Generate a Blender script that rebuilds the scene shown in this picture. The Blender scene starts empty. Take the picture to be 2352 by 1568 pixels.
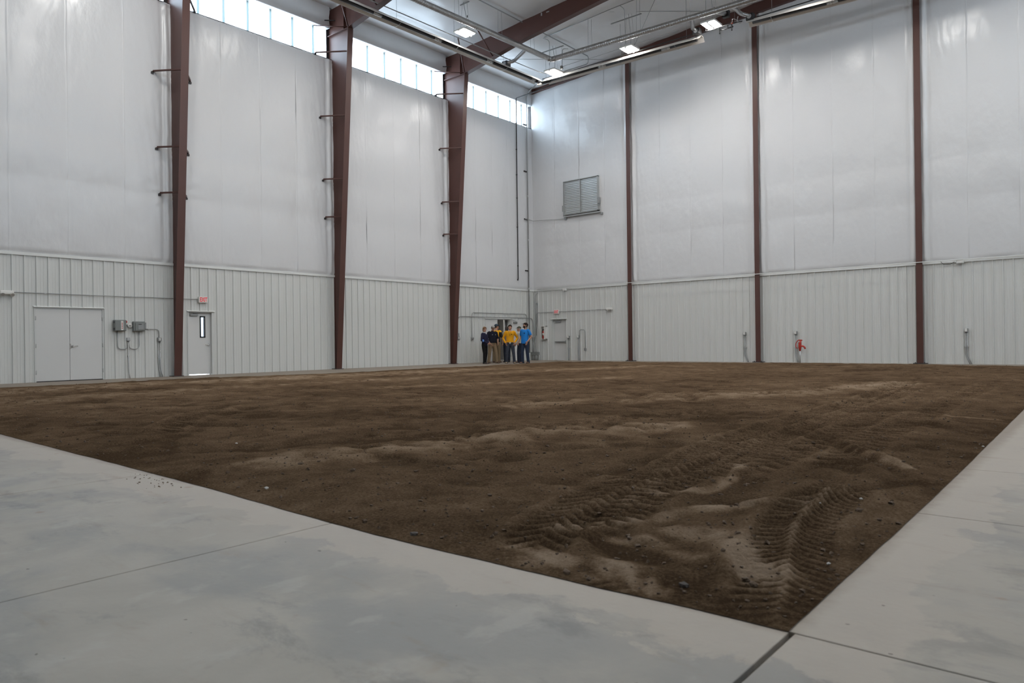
import bpy, bmesh, math, random
import numpy as np
from mathutils import Vector, Matrix

random.seed(7)
rng = np.random.default_rng(7)
sc = bpy.context.scene
COL = sc.collection

# ------------------------------------------------------------------ camera, world, lights, exposure
CAM = np.array([23.91025, -30.10433, 1.01627])
YAW, PITCH, ROLL = math.radians(40.21885), math.radians(-0.02025), math.radians(-0.71100)
FPX = 1659.652


def cam_axes():
    cy, sy, cp, sp, cr, sr = math.cos(YAW), math.sin(YAW), math.cos(PITCH), math.sin(PITCH), math.cos(ROLL), math.sin(ROLL)
    f = np.array([-sy * cp, cy * cp, sp])
    r = np.array([cy, sy, 0])
    u = np.cross(r, f)
    return cr * r + sr * u, -sr * r + cr * u, f


R_, U_, F_ = cam_axes()
cd = bpy.data.cameras.new('camera')
cd.sensor_width = 36
cd.lens = FPX * 36 / 2352
cd.clip_end = 200
cd.dof.use_dof = True
cd.dof.focus_distance = 26
cd.dof.aperture_fstop = 4.5
cam = bpy.data.objects.new('camera', cd)
COL.objects.link(cam)
cam.matrix_world = Matrix(((R_[0], U_[0], -F_[0], CAM[0]), (R_[1], U_[1], -F_[1], CAM[1]), (R_[2], U_[2], -F_[2], CAM[2]), (0, 0, 0, 1)))
sc.camera = cam

SKY = 9.0
LAMP = 138.0
w = bpy.data.worlds.new('sky')
sc.world = w
w.use_nodes = True
w.node_tree.nodes['Background'].inputs[0].default_value = (0.80, 0.90, 1.0, 1)
w.node_tree.nodes['Background'].inputs[1].default_value = SKY

sc.view_settings.view_transform = 'Standard'
sc.view_settings.look = 'None'
sc.view_settings.gamma = 1
sc.view_settings.use_curve_mapping = False
sc.view_settings.exposure = 0.0
sc.cycles.max_bounces = 8
sc.cycles.diffuse_bounces = 6
sc.cycles.transparent_max_bounces = 8
sc.cycles.sample_clamp_indirect = 6
sc.cycles.caustics_reflective = False
sc.cycles.caustics_refractive = False


def area(name, loc, rot, sx, sy, power, color=(1, 1, 1), portal=False):
    l = bpy.data.lights.new(name, 'AREA')
    l.shape = 'RECTANGLE'
    l.size, l.size_y = sx, sy
    l.energy = power
    l.color = color
    if portal:
        l.cycles.is_portal = True
    o = bpy.data.objects.new(name, l)
    COL.objects.link(o)
    o.location = loc
    o.rotation_euler = rot
    return o


W, D = 30.4, 38.6            # hall width (x) and length (-y)
ZS, ZH = 12.27, 13.469     # clerestory sill and head
LIN = 3.66                   # liner height
PI = math.pi


def zr(x):                   # underside of the roof insulation
    return 14.31 + 0.068 * (x if x < W / 2 else W - x)


# the same ceiling fixtures carry on past the frame, down the rest of the hall
for ix in range(7):
    for iy in range(4):
        x, y = 4.1 + 3.75 * ix, -3.5 - 5.9 * iy
        if (iy == 0 and ix < 3) or (iy == 1 and ix == 0):
            continue
        area('hall_light', (x, y, 13.36), (0, 0, 0), .58, .6, LAMP * .5, (1, .97, .93))
    pl = bpy.data.lights.new('hall_light_glow', 'POINT')
    pl.energy, pl.color, pl.shadow_soft_size = LAMP * .85, (1, .97, .93), .12
    po = bpy.data.objects.new('hall_light_glow', pl)
    COL.objects.link(po)
    po.location = (x, y, 13.2)
# daylight through the clerestories on both long walls
area('daylight_left', (-.12, -D / 2, (ZS + ZH) / 2), (0, -PI / 2, 0), ZH - ZS, D - .6, 1, portal=True)
area('daylight_right', (W + .12, -D / 2, (ZS + ZH) / 2), (0, PI / 2, 0), ZH - ZS, D - .6, 1, portal=True)


# ------------------------------------------------------------------ point helpers (photo pixel -> point on a real plane)
def ray(px, py):
    return F_ + R_ * (px - 1176) / FPX - U_ * (py - 784) / FPX


def on(px, py, ax, v):
    d = ray(px, py)
    return CAM + (v - CAM[ax]) / d[ax] * d


def wl(px, py, off=0.0):
    return on(px, py, 0, off)


def wb(px, py, off=0.0):
    return on(px, py, 1, -off)


BX = [0, 83, 398, 432, 768, 1037, 1226, 1308, 1660, 2113, 2352]
BY = [4.7, 3.8, 2.2, 1.2, -2.5, -1.8, -3.6, -2.7, -2.5, .6, -.6]


def gr(px, py, z=0.0, far=True):
    return on(px, py + (np.interp(px, BX, BY) if far else 0), 2, z)


def V(p):
    return Vector([float(c) for c in p])


# ------------------------------------------------------------------ materials
def mat(name, color, rough=.5, metal=0.0, var=0.0, vscale=3.0, bump=0.0, bscale=20.0, stretch=(1, 1, 1), emit=None, estr=0, spec=.5, detail=4):
    m = bpy.data.materials.new(name)
    m.use_nodes = True
    nt = m.node_tree
    b = nt.nodes['Principled BSDF']
    b.inputs['Base Color'].default_value = (*color, 1)
    b.inputs['Roughness'].default_value = rough
    b.inputs['Metallic'].default_value = metal
    b.inputs['Specular IOR Level'].default_value = spec
    if emit:
        b.inputs['Emission Color'].default_value = (*emit, 1)
        b.inputs['Emission Strength'].default_value = estr
    if var or bump:
        tc = nt.nodes.new('ShaderNodeTexCoord')
        mp = nt.nodes.new('ShaderNodeMapping')
        mp.inputs['Scale'].default_value = stretch
        nt.links.new(tc.outputs['Object'], mp.inputs[0])
    if var:
        n = nt.nodes.new('ShaderNodeTexNoise')
        n.inputs['Scale'].default_value = vscale
        n.inputs['Detail'].default_value = 5
        nt.links.new(mp.outputs[0], n.inputs[0])
        mx = nt.nodes.new('ShaderNodeMix')
        mx.data_type = 'RGBA'
        mx.inputs[6].default_value = (*[c * (1 - var) for c in color], 1)
        mx.inputs[7].default_value = (*[min(1, c * (1 + var)) for c in color], 1)
        nt.links.new(n.outputs[0], mx.inputs[0])
        nt.links.new(mx.outputs[2], b.inputs['Base Color'])
    if bump:
        n2 = nt.nodes.new('ShaderNodeTexNoise')
        n2.inputs['Scale'].default_value = bscale
        n2.inputs['Detail'].default_value = detail
        nt.links.new(mp.outputs[0], n2.inputs[0])
        bp = nt.nodes.new('ShaderNodeBump')
        bp.inputs['Strength'].default_value = bump
        bp.inputs['Distance'].default_value = .02
        nt.links.new(n2.outputs[0], bp.inputs['Height'])
        nt.links.new(bp.outputs[0], b.inputs['Normal'])
    return m


M = {}
M['vinyl'] = mat('white_vinyl_facing', (.655, .66, .668), .27, var=.02, vscale=.6, bump=.42, bscale=6.5, stretch=(1, 1, .5), detail=9)
M['ceil_vinyl'] = mat('white_roof_vinyl', (.74, .74, .74), .33, var=.02, vscale=.6, bump=.15, bscale=3, detail=5)
M['liner'] = mat('grey_liner_metal', (.635, .645, .625), .40, var=.02, vscale=.7)
M['trim'] = mat('pale_trim_metal', (.72, .735, .72), .4)
M['steel'] = mat('red_oxide_steel', (.085, .034, .026), .42, var=.12, vscale=2)
M['steel_dark'] = mat('dark_steel', (.03, .025, .025), .5)
M['galv'] = mat('galvanised', (.52, .53, .53), .34, metal=.75, var=.12, vscale=14)
M['conduit'] = mat('conduit_grey', (.36, .37, .37), .4, metal=.5)
M['duct'] = mat('spiral_duct', (.42, .42, .42), .3, metal=.8, var=.1, vscale=6)
M['black'] = mat('black_metal', (.02, .02, .021), .5)
M['tube'] = mat('emitter_tube', (.035, .034, .035), .55)
M['reflector'] = mat('heater_reflector', (.66, .63, .59), .34, metal=.3)
M['white'] = mat('white_plastic', (.72, .71, .68), .4)
M['box'] = mat('grey_enclosure', (.20, .215, .21), .45)
M['box2'] = mat('grey_steel_box', (.30, .31, .31), .4, metal=.3)
M['door'] = mat('door_paint', (.64, .645, .635), .4, var=.015, vscale=2)
M['frame'] = mat('door_frame_paint', (.60, .615, .60), .4)
M['chrome'] = mat('satin_chrome', (.6, .6, .6), .25, metal=1)
M['red'] = mat('red_paint', (.42, .025, .015), .4)
M['redtxt'] = mat('exit_red', (.55, .02, .03), .4, emit=(1, .05, .08), estr=.28)
M['orange'] = mat('orange_paint', (.45, .06, .02), .45)
M['rubber'] = mat('black_rubber', (.025, .025, .025), .7)
M['louver'] = mat('louver_aluminium', (.42, .44, .44), .38, metal=.35)
M['clod'] = mat('soil_clods', (.10, .066, .042), .9, var=.35, vscale=8)
M['stone'] = mat('pale_stone', (.46, .44, .41), .7)
M['rock'] = mat('dark_rock', (.07, .06, .055), .8, var=.2)
M['vest_wall'] = mat('vestibule_wall', (.26, .26, .25), .6)
M['lamp'] = mat('led_lens', (.9, .9, .9), .4, emit=(1, .97, .94), estr=170)
M['sheet'] = mat('outer_sheet_metal', (.5, .5, .5), .5)


def pane_mat():
    m = bpy.data.materials.new('translucent_panel')
    m.use_nodes = True
    nt = m.node_tree
    nt.nodes.remove(nt.nodes['Principled BSDF'])
    out = nt.nodes['Material Output']
    t = nt.nodes.new('ShaderNodeBsdfTransparent')
    t.inputs[0].default_value = (.92, .97, 1, 1)
    tl = nt.nodes.new('ShaderNodeBsdfTranslucent')
    tl.inputs[0].default_value = (.9, .95, 1, 1)
    mx = nt.nodes.new('ShaderNodeMixShader')
    mx.inputs[0].default_value = .35
    nt.links.new(t.outputs[0], mx.inputs[1])
    nt.links.new(tl.outputs[0], mx.inputs[2])
    nt.links.new(mx.outputs[0], out.inputs[0])
    return m


M['pane'] = pane_mat()
mm = pane_mat()
mm.name = 'translucent_rib'
for n in mm.node_tree.nodes:
    if n.type == 'BSDF_TRANSPARENT':
        n.inputs[0].default_value = (.28, .325, .33, 1)
    if n.type == 'BSDF_TRANSLUCENT':
        n.inputs[0].default_value = (.30, .35, .36, 1)
M['rib'] = mm
gl = mat('lite_glass', (.21, .235, .27), .05)
gl.node_tree.nodes['Principled BSDF'].inputs['Transmission Weight'].default_value = 1
gl.node_tree.nodes['Principled BSDF'].inputs['IOR'].default_value = 1.05
M['glass'] = gl


def concrete_mat(name, base, stain=True):
    m = bpy.data.materials.new(name)
    m.use_nodes = True
    nt = m.node_tree
    N, Lk = nt.nodes, nt.links
    b = N['Principled BSDF']
    g = N.new('ShaderNodeNewGeometry')

    def noise(scale, detail=5, dist=0.0, rough=.55, sc3=(1, 1, 1)):
        mp = N.new('ShaderNodeMapping')
        mp.inputs['Scale'].default_value = sc3
        Lk.new(g.outputs['Position'], mp.inputs[0])
        n = N.new('ShaderNodeTexNoise')
        n.inputs['Scale'].default_value = scale
        n.inputs['Detail'].default_value = detail
        n.inputs['Distortion'].default_value = dist
        n.inputs['Roughness'].default_value = rough
        Lk.new(mp.outputs[0], n.inputs[0])
        return n.outputs[0]

    def math_(op, a, c, cl=False):
        n = N.new('ShaderNodeMath')
        n.operation = op
        n.use_clamp = cl
        for i, v in enumerate((a, c)):
            if isinstance(v, (int, float)):
                n.inputs[i].default_value = v
            else:
                Lk.new(v, n.inputs[i])
        return n.outputs[0]

    def ramp(v, a, c):
        n = N.new('ShaderNodeMapRange')
        n.interpolation_type = 'SMOOTHSTEP'
        n.inputs[1].default_value = a
        n.inputs[2].default_value = c
        Lk.new(v, n.inputs[0])
        return n.outputs[0]

    def mix(f, a, c):
        n = N.new('ShaderNodeMix')
        n.data_type = 'RGBA'
        for i, v in ((0, f), (6, a), (7, c)):
            if isinstance(v, tuple):
                n.inputs[i].default_value = (*v, 1)
            elif isinstance(v, (int, float)):
                n.inputs[i].default_value = v
            else:
                Lk.new(v, n.inputs[i])
        return n.outputs[2]

    col = mix(ramp(noise(1.3, 5, .6), .35, .68), base, tuple(c * .86 for c in base))
    if stain:
        # blue-grey damp-cured patches, then a paler cement wash beside the soil with a ragged edge
        col = mix(math_('MULTIPLY', ramp(noise(.85, 7, .25, .6, (1, 1.4, 1)), .44, .62), .7), col, (.196, .195, .190))
        col = mix(math_('MULTIPLY', ramp(noise(1.5, 9, .3, .7, (1, 1.5, 1)), .52, .66), .55), col, (.118, .121, .124))
        col = mix(math_('MULTIPLY', ramp(noise(3.4, 6, .2, .6, (1.2, .8, 1)), .56, .68), .45), col, (.35, .335, .30))
        sp = N.new('ShaderNodeSeparateXYZ')
        Lk.new(g.outputs['Position'], sp.inputs[0])
        dy = math_('SUBTRACT', -27.58, sp.outputs[1])
        dx = math_('SUBTRACT', sp.outputs[0], 23.02)
        # distance out of the soil bed, whichever side
        d = math_('MAXIMUM', dy, dx)
        jag = math_('MULTIPLY', math_('SUBTRACT', noise(2.0, 9, .3, .66), .12), .95)
        near = ramp(math_('SUBTRACT', jag, d), .0, .05)
        near2 = ramp(math_('SUBTRACT', math_('MULTIPLY', noise(1.2, 5), 1.1), d), -.35, .45)
        col = mix(math_('MULTIPLY', near, .75), col, (.36, .32, .272))
        col = mix(math_('MULTIPLY', near2, .35), col, (.35, .305, .255))
        # soil smears dragged off the bed, rusty spots
        sm = math_('MULTIPLY', ramp(noise(4, 5, .4, .6, (.4, 1.4, 1)), .58, .78), .55)
        col = mix(sm, col, (.215, .165, .118))
        col = mix(math_('MULTIPLY', ramp(noise(5.5, 2, .2, .4, (1, 1.2, 1)), .72, .80), .6), col, (.22, .14, .085))
        col = mix(math_('MULTIPLY', ramp(noise(22, 2, 0, .4), .76, .79), .8), col, (.06, .055, .05))
        edge = ramp(math_('ADD', d, math_('MULTIPLY', noise(9, 4), .10)), .12, .0)
        col = mix(math_('MULTIPLY', edge, .6), col, (.15, .11, .078))
    Lk.new(col, b.inputs['Base Color'])
    b.inputs['Roughness'].default_value = .62
    bp = N.new('ShaderNodeBump')
    bp.inputs['Strength'].default_value = .12
    bp.inputs['Distance'].default_value = .01
    Lk.new(noise(30, 5), bp.inputs['Height'])
    Lk.new(bp.outputs[0], b.inputs['Normal'])
    return m


M['concrete'] = concrete_mat('concrete_slab', (.318, .294, .254))
M['joint'] = mat('joint_filler', (.13, .10, .075), .9)


def dirt_mat():
    m = bpy.data.materials.new('arena_soil')
    m.use_nodes = True
    nt = m.node_tree
    N, Lk = nt.nodes, nt.links
    b = N['Principled BSDF']
    b.inputs['Roughness'].default_value = .95
    b.inputs['Specular IOR Level'].default_value = .0
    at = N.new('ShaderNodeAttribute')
    at.attribute_name = 'dry_shade'  # soil dryness plus the shade painted into tracks and pits
    g = N.new('ShaderNodeNewGeometry')

    def noise(s, d, r=.6):
        n = N.new('ShaderNodeTexNoise')
        n.inputs['Scale'].default_value = s
        n.inputs['Detail'].default_value = d
        n.inputs['Roughness'].default_value = r
        Lk.new(g.outputs['Position'], n.inputs[0])
        return n.outputs[0]
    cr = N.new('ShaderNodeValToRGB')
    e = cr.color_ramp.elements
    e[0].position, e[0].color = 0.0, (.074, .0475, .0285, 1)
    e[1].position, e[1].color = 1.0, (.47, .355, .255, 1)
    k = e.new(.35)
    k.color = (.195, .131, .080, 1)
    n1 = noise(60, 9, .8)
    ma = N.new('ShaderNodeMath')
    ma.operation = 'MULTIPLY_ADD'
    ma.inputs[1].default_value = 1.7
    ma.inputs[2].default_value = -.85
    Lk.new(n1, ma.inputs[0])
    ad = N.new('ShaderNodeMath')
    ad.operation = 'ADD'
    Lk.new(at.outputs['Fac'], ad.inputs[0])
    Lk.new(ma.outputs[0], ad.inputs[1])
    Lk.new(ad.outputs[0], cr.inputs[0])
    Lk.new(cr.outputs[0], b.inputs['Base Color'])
    bp = N.new('ShaderNodeBump')
    bp.inputs['Strength'].default_value = 1.0
    bp.inputs['Distance'].default_value = .03
    Lk.new(noise(48, 9, .78), bp.inputs['Height'])
    Lk.new(bp.outputs[0], b.inputs['Normal'])
    return m


M['dirt'] = dirt_mat()


# ------------------------------------------------------------------ mesh builder
class MB:
    def __init__(self):
        self.v, self.f, self.s = [], [], []

    def add(self, vs, fs, smooth=False):
        o = len(self.v)
        self.v += [tuple(float(c) for c in p) for p in vs]
        self.f += [tuple(i + o for i in f) for f in fs]
        self.s += [smooth] * len(fs)
        return self

    def box(self, a, b, mtx=None):
        x0, y0, z0 = a
        x1, y1, z1 = b
        vs = [(x0, y0, z0), (x1, y0, z0), (x1, y1, z0), (x0, y1, z0), (x0, y0, z1), (x1, y0, z1), (x1, y1, z1), (x0, y1, z1)]
        if mtx is not None:
            vs = [mtx @ Vector(p) for p in vs]
        return self.add(vs, [(0, 3, 2, 1), (4, 5, 6, 7), (0, 1, 5, 4), (1, 2, 6, 5), (2, 3, 7, 6), (3, 0, 4, 7)])

    def cbox(self, c, s, mtx=None):
        return self.box([c[i] - s[i] / 2 for i in range(3)], [c[i] + s[i] / 2 for i in range(3)], mtx)

    def bbox(self, a, b, r=.01, mtx=None):
        """box with bevelled edges"""
        bm = bmesh.new()
        bmesh.ops.create_cube(bm, size=1)
        for v in bm.verts:
            v.co = Vector([(a[i] + b[i]) / 2 + v.co[i] * (b[i] - a[i]) for i in range(3)])
        bmesh.ops.bevel(bm, geom=bm.edges[:], offset=r, segments=2, affect='EDGES', profile=.5)
        vs = [(mtx @ v.co) if mtx is not None else v.co.copy() for v in bm.verts]
        bm.verts.index_update()
        fs = [[v.index for v in f.verts] for f in bm.faces]
        bm.free()
        return self.add(vs, fs)

    def ring(self, rings, cap=True, smooth=True):
        n = len(rings[0])
        vs = [p for r in rings for p in r]
        fs = []
        for i in range(len(rings) - 1):
            for j in range(n):
                k = (j + 1) % n
                fs.append((i * n + j, i * n + k, (i + 1) * n + k, (i + 1) * n + j))
        self.add(vs, fs, smooth)
        if cap:
            o = len(self.v) - len(vs)
            self.f.append(tuple(o + j for j in range(n - 1, -1, -1)))
            self.f.append(tuple(o + (len(rings) - 1) * n + j for j in range(n)))
            self.s += [False, False]
        return self

    def tube(self, pts, r, n=8, cap=True):
        pts = [V(p) for p in pts]
        rs = r if isinstance(r, (list, tuple)) else [r] * len(pts)
        rings = []
        up = None
        for i, p in enumerate(pts):
            t = (pts[min(i + 1, len(pts) - 1)] - pts[max(i - 1, 0)]).normalized()
            if up is None:
                a = Vector((0, 0, 1)) if abs(t.z) < .9 else Vector((1, 0, 0))
                up = (a - t * a.dot(t)).normalized()
            else:
                up = (up - t * up.dot(t)).normalized()
            sd = t.cross(up)
            rings.append([p + (up * math.cos(2 * PI * j / n) + sd * math.sin(2 * PI * j / n)) * rs[i] for j in range(n)])
        return self.ring(rings, cap)

    def prism(self, poly, a, b):
        """closed polygon of 3D offsets swept from point a to point b"""
        a, b = V(a), V(b)
        return self.ring([[a + V(p) for p in poly], [b + V(p) for p in poly]], True, False)

    def sph(self, c, r, n=10, m=6, sc3=(1, 1, 1)):
        rings = []
        for i in range(1, m):
            ph = PI * i / m
            rings.append([(c[0] + r * sc3[0] * math.sin(ph) * math.cos(2 * PI * j / n), c[1] + r * sc3[1] * math.sin(ph) * math.sin(2 * PI * j / n), c[2] - r * sc3[2] * math.cos(ph)) for j in range(n)])
        return self.ring(rings)

    def mesh(self, name, material):
        me = bpy.data.meshes.new(name)
        me.from_pydata(self.v, [], self.f)
        me.polygons.foreach_set('use_smooth', self.s)
        if material is not None:
            me.materials.append(material)
        me.update()
        return me


def link(name, me, parent=None):
    o = bpy.data.objects.new(name, me)
    COL.objects.link(o)
    if parent is not None:
        o.parent = parent
        o.matrix_parent_inverse = parent.matrix_world.inverted() if False else Matrix()
    return o


def obj(name, mb, m, parent=None, local=False, label=None, kind=None):
    """one mesh object; world-space vertices are re-based to the parent's origin"""
    me = mb.mesh(name, m)
    o = link(name, me, parent)
    if parent is not None and not local:
        off = Vector((0, 0, 0))
        p = parent
        while p is not None:
            off += p.location
            p = p.parent
        if off.length > 0:
            me.transform(Matrix.Translation(-off))
    if label:
        o['label'] = label
    if kind:
        o['kind'] = kind
    return o


def thing(name, label, cat, loc=(0, 0, 0), group=None):
    o = bpy.data.objects.new(name, None)
    COL.objects.link(o)
    o.location = V(loc)
    o.empty_display_size = .1
    tag(o, label, cat, group)
    return o


def tag(o, label, cat, group=None):
    o['label'] = label
    o['category'] = cat
    if group:
        o['group'] = group
    return o


def struct(name, mb, m, parent=None):
    o = obj(name, mb, m, parent)
    if parent is None:
        o['kind'] = 'structure'
    return o


def bend(pts, r=.12, n=5):
    """polyline with rounded corners"""
    pts = [V(p) for p in pts]
    out = [pts[0]]
    for i in range(1, len(pts) - 1):
        a, b, c = pts[i - 1], pts[i], pts[i + 1]
        ra = min(r, (a - b).length * .45, (c - b).length * .45)
        p0 = b + (a - b).normalized() * ra
        p1 = b + (c - b).normalized() * ra
        for k in range(n + 1):
            t = k / n
            out.append(p0 * (1 - t) ** 2 + b * 2 * t * (1 - t) + p1 * t * t)
    out.append(pts[-1])
    return out


# ------------------------------------------------------------------ noise for geometry
def hash2(ix, iy, seed=0):
    h = (ix.astype(np.int64) * 374761393 + iy.astype(np.int64) * 668265263 + seed * 1442695041) & 0xffffffff
    h = ((h ^ (h >> 13)) * 1274126177) & 0xffffffff
    return ((h ^ (h >> 16)) & 0xffff) / 65535.0


def vnoise(x, y, seed=0):
    ix, iy = np.floor(x), np.floor(y)
    fx, fy = x - ix, y - iy
    fx, fy = fx * fx * (3 - 2 * fx), fy * fy * (3 - 2 * fy)
    a, b = hash2(ix, iy, seed), hash2(ix + 1, iy, seed)
    c, d = hash2(ix, iy + 1, seed), hash2(ix + 1, iy + 1, seed)
    return (a * (1 - fx) + b * fx) * (1 - fy) + (c * (1 - fx) + d * fx) * fy


def fbm(x, y, oct=4, seed=0):
    s, a, t = 0, 1, 0
    for i in range(oct):
        s = s + a * vnoise(x * 2 ** i, y * 2 ** i, seed + i)
        t += a
        a *= .5
    return s / t - .5


def grid_mesh(name, P, m, smooth=True):
    """P: (ny, nx, 3)"""
    ny, nx = P.shape[:2]
    idx = np.arange(ny * nx).reshape(ny, nx)
    q = np.stack([idx[:-1, :-1], idx[:-1, 1:], idx[1:, 1:], idx[1:, :-1]], -1).reshape(-1, 4)
    me = bpy.data.meshes.new(name)
    me.vertices.add(ny * nx)
    me.vertices.foreach_set('co', P.reshape(-1).astype(np.float32))
    me.loops.add(len(q) * 4)
    me.loops.foreach_set('vertex_index', q.reshape(-1).astype(np.int32))
    me.polygons.add(len(q))
    me.polygons.foreach_set('loop_start', np.arange(0, len(q) * 4, 4, dtype=np.int32))
    me.polygons.foreach_set('loop_total', np.full(len(q), 4, np.int32))
    me.polygons.foreach_set('use_smooth', np.full(len(q), smooth))
    me.materials.append(m)
    me.update()
    me.validate()
    return me


# ================================================================== FLOOR
YD, XD = -27.59, 23.02
floor = struct('floor', MB().box((-.3, -D - .3, -.2), (W + .3, .3, -.022)), M['joint'])
JX, JY = 23.03, -27.585
xs_front = [-.3, 1.6, 4.25, 6.9, 9.5, 12.1, 15.4, 18.0, 20.48, JX, 25.6, 28.2, W + .3]
gap = .004


def slab(x0, x1, y0, y1):
    obj('slab', MB().bbox((x0, y0, -.10), (x1, y1, 0), .003), M['concrete'], floor)


for i in range(len(xs_front) - 1):
    x0, x1 = xs_front[i], xs_front[i + 1]
    g0 = .010 if abs(x0 - JX) < .01 else gap
    g1 = .010 if abs(x1 - JX) < .01 else gap
    for y0, y1 in ((JY - 2.65, JY), (JY - 5.3, JY - 2.65), (-D - .3, JY - 5.3)):
        top = y1 - gap
        if x1 < JX - .01 and y1 == JY:
            top = JY + .9                                     # runs on under the soil
        slab(x0 + g0, x1 - g1, y0 + gap, top)
ys_side = [JY, -25.43, -23.66, -21.0, -18.4, -15.8, -13.2, -10.6, -8.0, -5.4, -2.7, .3]
for i in range(len(ys_side) - 1):
    for x0, x1 in ((22.5, 25.6), (25.6, 28.2), (28.2, W + .3)):
        slab(x0 + (gap if x0 > JX else 0), x1 - gap, ys_side[i] + gap, ys_side[i + 1] - gap)
ys_left = [JY + .9, -24.4, -21.2, -18.0, -14.8, -11.6, -8.4, -5.4, -2.6]
for i in range(len(ys_left) - 1):
    slab(-.3, 4.4, ys_left[i] + gap, ys_left[i + 1] - gap)
for i in range(7):
    x0, x1 = -.3 + 3.34 * i, min(-.3 + 3.34 * (i + 1), 22.5)
    slab(x0 + gap, x1 - gap, -2.6 + gap, .3)

# ------------------------------------------------------------------ the soil bed
s = [0.0]
while s[-1] < 21.5:
    s.append(s[-1] + .011 + .0038 * s[-1])
sx = np.array(s) / s[-1]
t = [0.0]
while t[-1] < 26.5:
    t.append(t[-1] + .010 + .0036 * t[-1])
ty = np.array(t) / t[-1]
DFx = [-5, 13.84, 18.39, 20.87, 21.82, 22.5, 23.02]
DFy = [gr(0, 997, 0, False)[1]] + [gr(a, b, 0, False)[1] for a, b in ((0, 997), (400, 1100), (860, 1228), (1180, 1305), (1500, 1378), (1805, 1450))]
SX, TY = np.meshgrid(sx, ty)


def left_edge(y):
    return np.interp(y, [-28, -24.6, -21.1, -19.5, -18.6, -15.6, -10.6, -7, -4.9, -3, 0], [2.6, 2.5, 2.35, 2.2, 2.5, 3.3, 3.6, 3.6, 3.5, 3.3, 3.2]) + .22 * fbm(y * .9, y * 0 + 3, 4, 5)


yb = np.interp(sx, [0, 1], [-2.05, -2.05])
X = np.zeros_like(SX)
Y = np.zeros_like(SX)
Y0 = -27.6 + (27.6 - 1.5) * TY
XL = left_edge(Y0)
XR = np.interp(Y0, [-28, -27.59, -26.55, -25.4, -24, -18, -1], [23.02, 23.02, 23.01, 23.0, 22.98, 22.87, 22.58]) + .008 * fbm(Y0 * 3, Y0 * 0, 4, 21)
X = XR + (XL - XR) * SX
yf = np.interp(X, DFx, DFy) + .02 * fbm(X * 2.2, X * 0 + 1, 4, 9)
ybk = np.interp(X, [3, 7, 10, 17, 23], [-2.4, -1.8, -1.4, -1.25, -1.6]) + .25 * fbm(X * .8, X * 0 + 7, 4, 13)
Y = yf + (ybk - yf) * TY
edge = np.minimum(np.minimum(XR - X, X - XL), np.minimum(Y - yf, ybk - Y))
ramp_e = np.clip(edge / .5, 0, 1)
Hh = .045 * fbm(X * .45, Y * .45, 3, 1) + .030 * fbm(X * 1.5, Y * 1.5, 4, 2) + .026 * fbm(X * 5.5, Y * 5.5, 5, 3)
# hoof / boot pits
pit = fbm(X * 3.1 + .5 * fbm(X, Y, 2, 8), Y * 3.1, 2, 30)
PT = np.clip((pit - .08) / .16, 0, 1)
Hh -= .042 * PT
DRY_SHADE = .10 + .36 * fbm(X * .55, Y * .55, 4, 40) + .26 * fbm(X * 2.2, Y * 2.2, 4, 41) + .30 * fbm(X * 7, Y * 7, 3, 42) - .14 * PT + .10  # dry and damp tone, with shade painted into the pits


def path_coords(pts, step=.05):
    P = np.array([[p[0], p[1]] for p in pts])
    for _ in range(3):                                         # Chaikin smoothing
        Q = [P[0]]
        for i in range(len(P) - 1):
            Q += [P[i] * .75 + P[i + 1] * .25, P[i] * .25 + P[i + 1] * .75]
        P = np.array(Q + [P[-1]])
    return P


def stamp(pts, width):
    P = path_coords(pts)
    lo, hi = P.min(0) - width, P.max(0) + width
    sel = np.where((X > lo[0]) & (X < hi[0]) & (Y > lo[1]) & (Y < hi[1]))
    x, y = X[sel], Y[sel]
    best = np.full(x.shape, 1e9)
    S = np.zeros_like(x)
    T = np.zeros_like(x)
    acc = 0
    for i in range(len(P) - 1):
        d = P[i + 1] - P[i]
        l = np.hypot(*d)
        if l < 1e-6:
            continue
        d = d / l
        rx, ry = x - P[i][0], y - P[i][1]
        a = np.clip(rx * d[0] + ry * d[1], 0, l)
        ex, ey = rx - a * d[0], ry - a * d[1]
        dd = np.hypot(ex, ey)
        mk = dd < best
        best[mk] = dd[mk]
        S[mk] = acc + a[mk]
        T[mk] = (d[0] * ey - d[1] * ex)[mk]
        acc += l
    return sel, S, T, best, acc


def g2(px, py):
    return gr(px, py, 0, False)[:2]


def tyre(pix, width, pitch, depth, chev=1.0, lug=.022, dry_shade=0.0, seed=0, centre=.0, faint=1.0):
    sel, S, T, best, acc = stamp([g2(*p) for p in pix], width)
    hw = width / 2
    inside = np.clip((hw - best) / .04, 0, 1) * np.clip(S / .3, 0, 1) * np.clip((acc - S) / .3, 0, 1)
    inside *= np.clip(1.15 + 1.2 * fbm(S * .8, T * 3, 3, seed), .25, 1) * faint
    ph = (S + np.abs(T) * chev + .5 * pitch * (T > 0)) / pitch
    tri = np.abs((ph % 1) - .5) * 2
    tread = np.clip((tri - .45) / .18, 0, 1)
    h = -depth + lug * tread + centre * np.exp(-(T / .035) ** 2)
    lip = .022 * np.exp(-((best - hw - .03) / .05) ** 2) * np.clip(S / .3, 0, 1) * np.clip((acc - S) / .3, 0, 1)
    Hh[sel] = Hh[sel] * (1 - .7 * inside) + h * inside + lip * faint
    DRY_SHADE[sel] += .10 * lip / .022 * faint
    DRY_SHADE[sel] += inside * (dry_shade + .34 * tread - .24) + (.34 * np.exp(-(T / .022) ** 2) * inside if centre else 0)  # relief shading painted in: grooves darker, lugs and centre ridge paler


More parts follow.
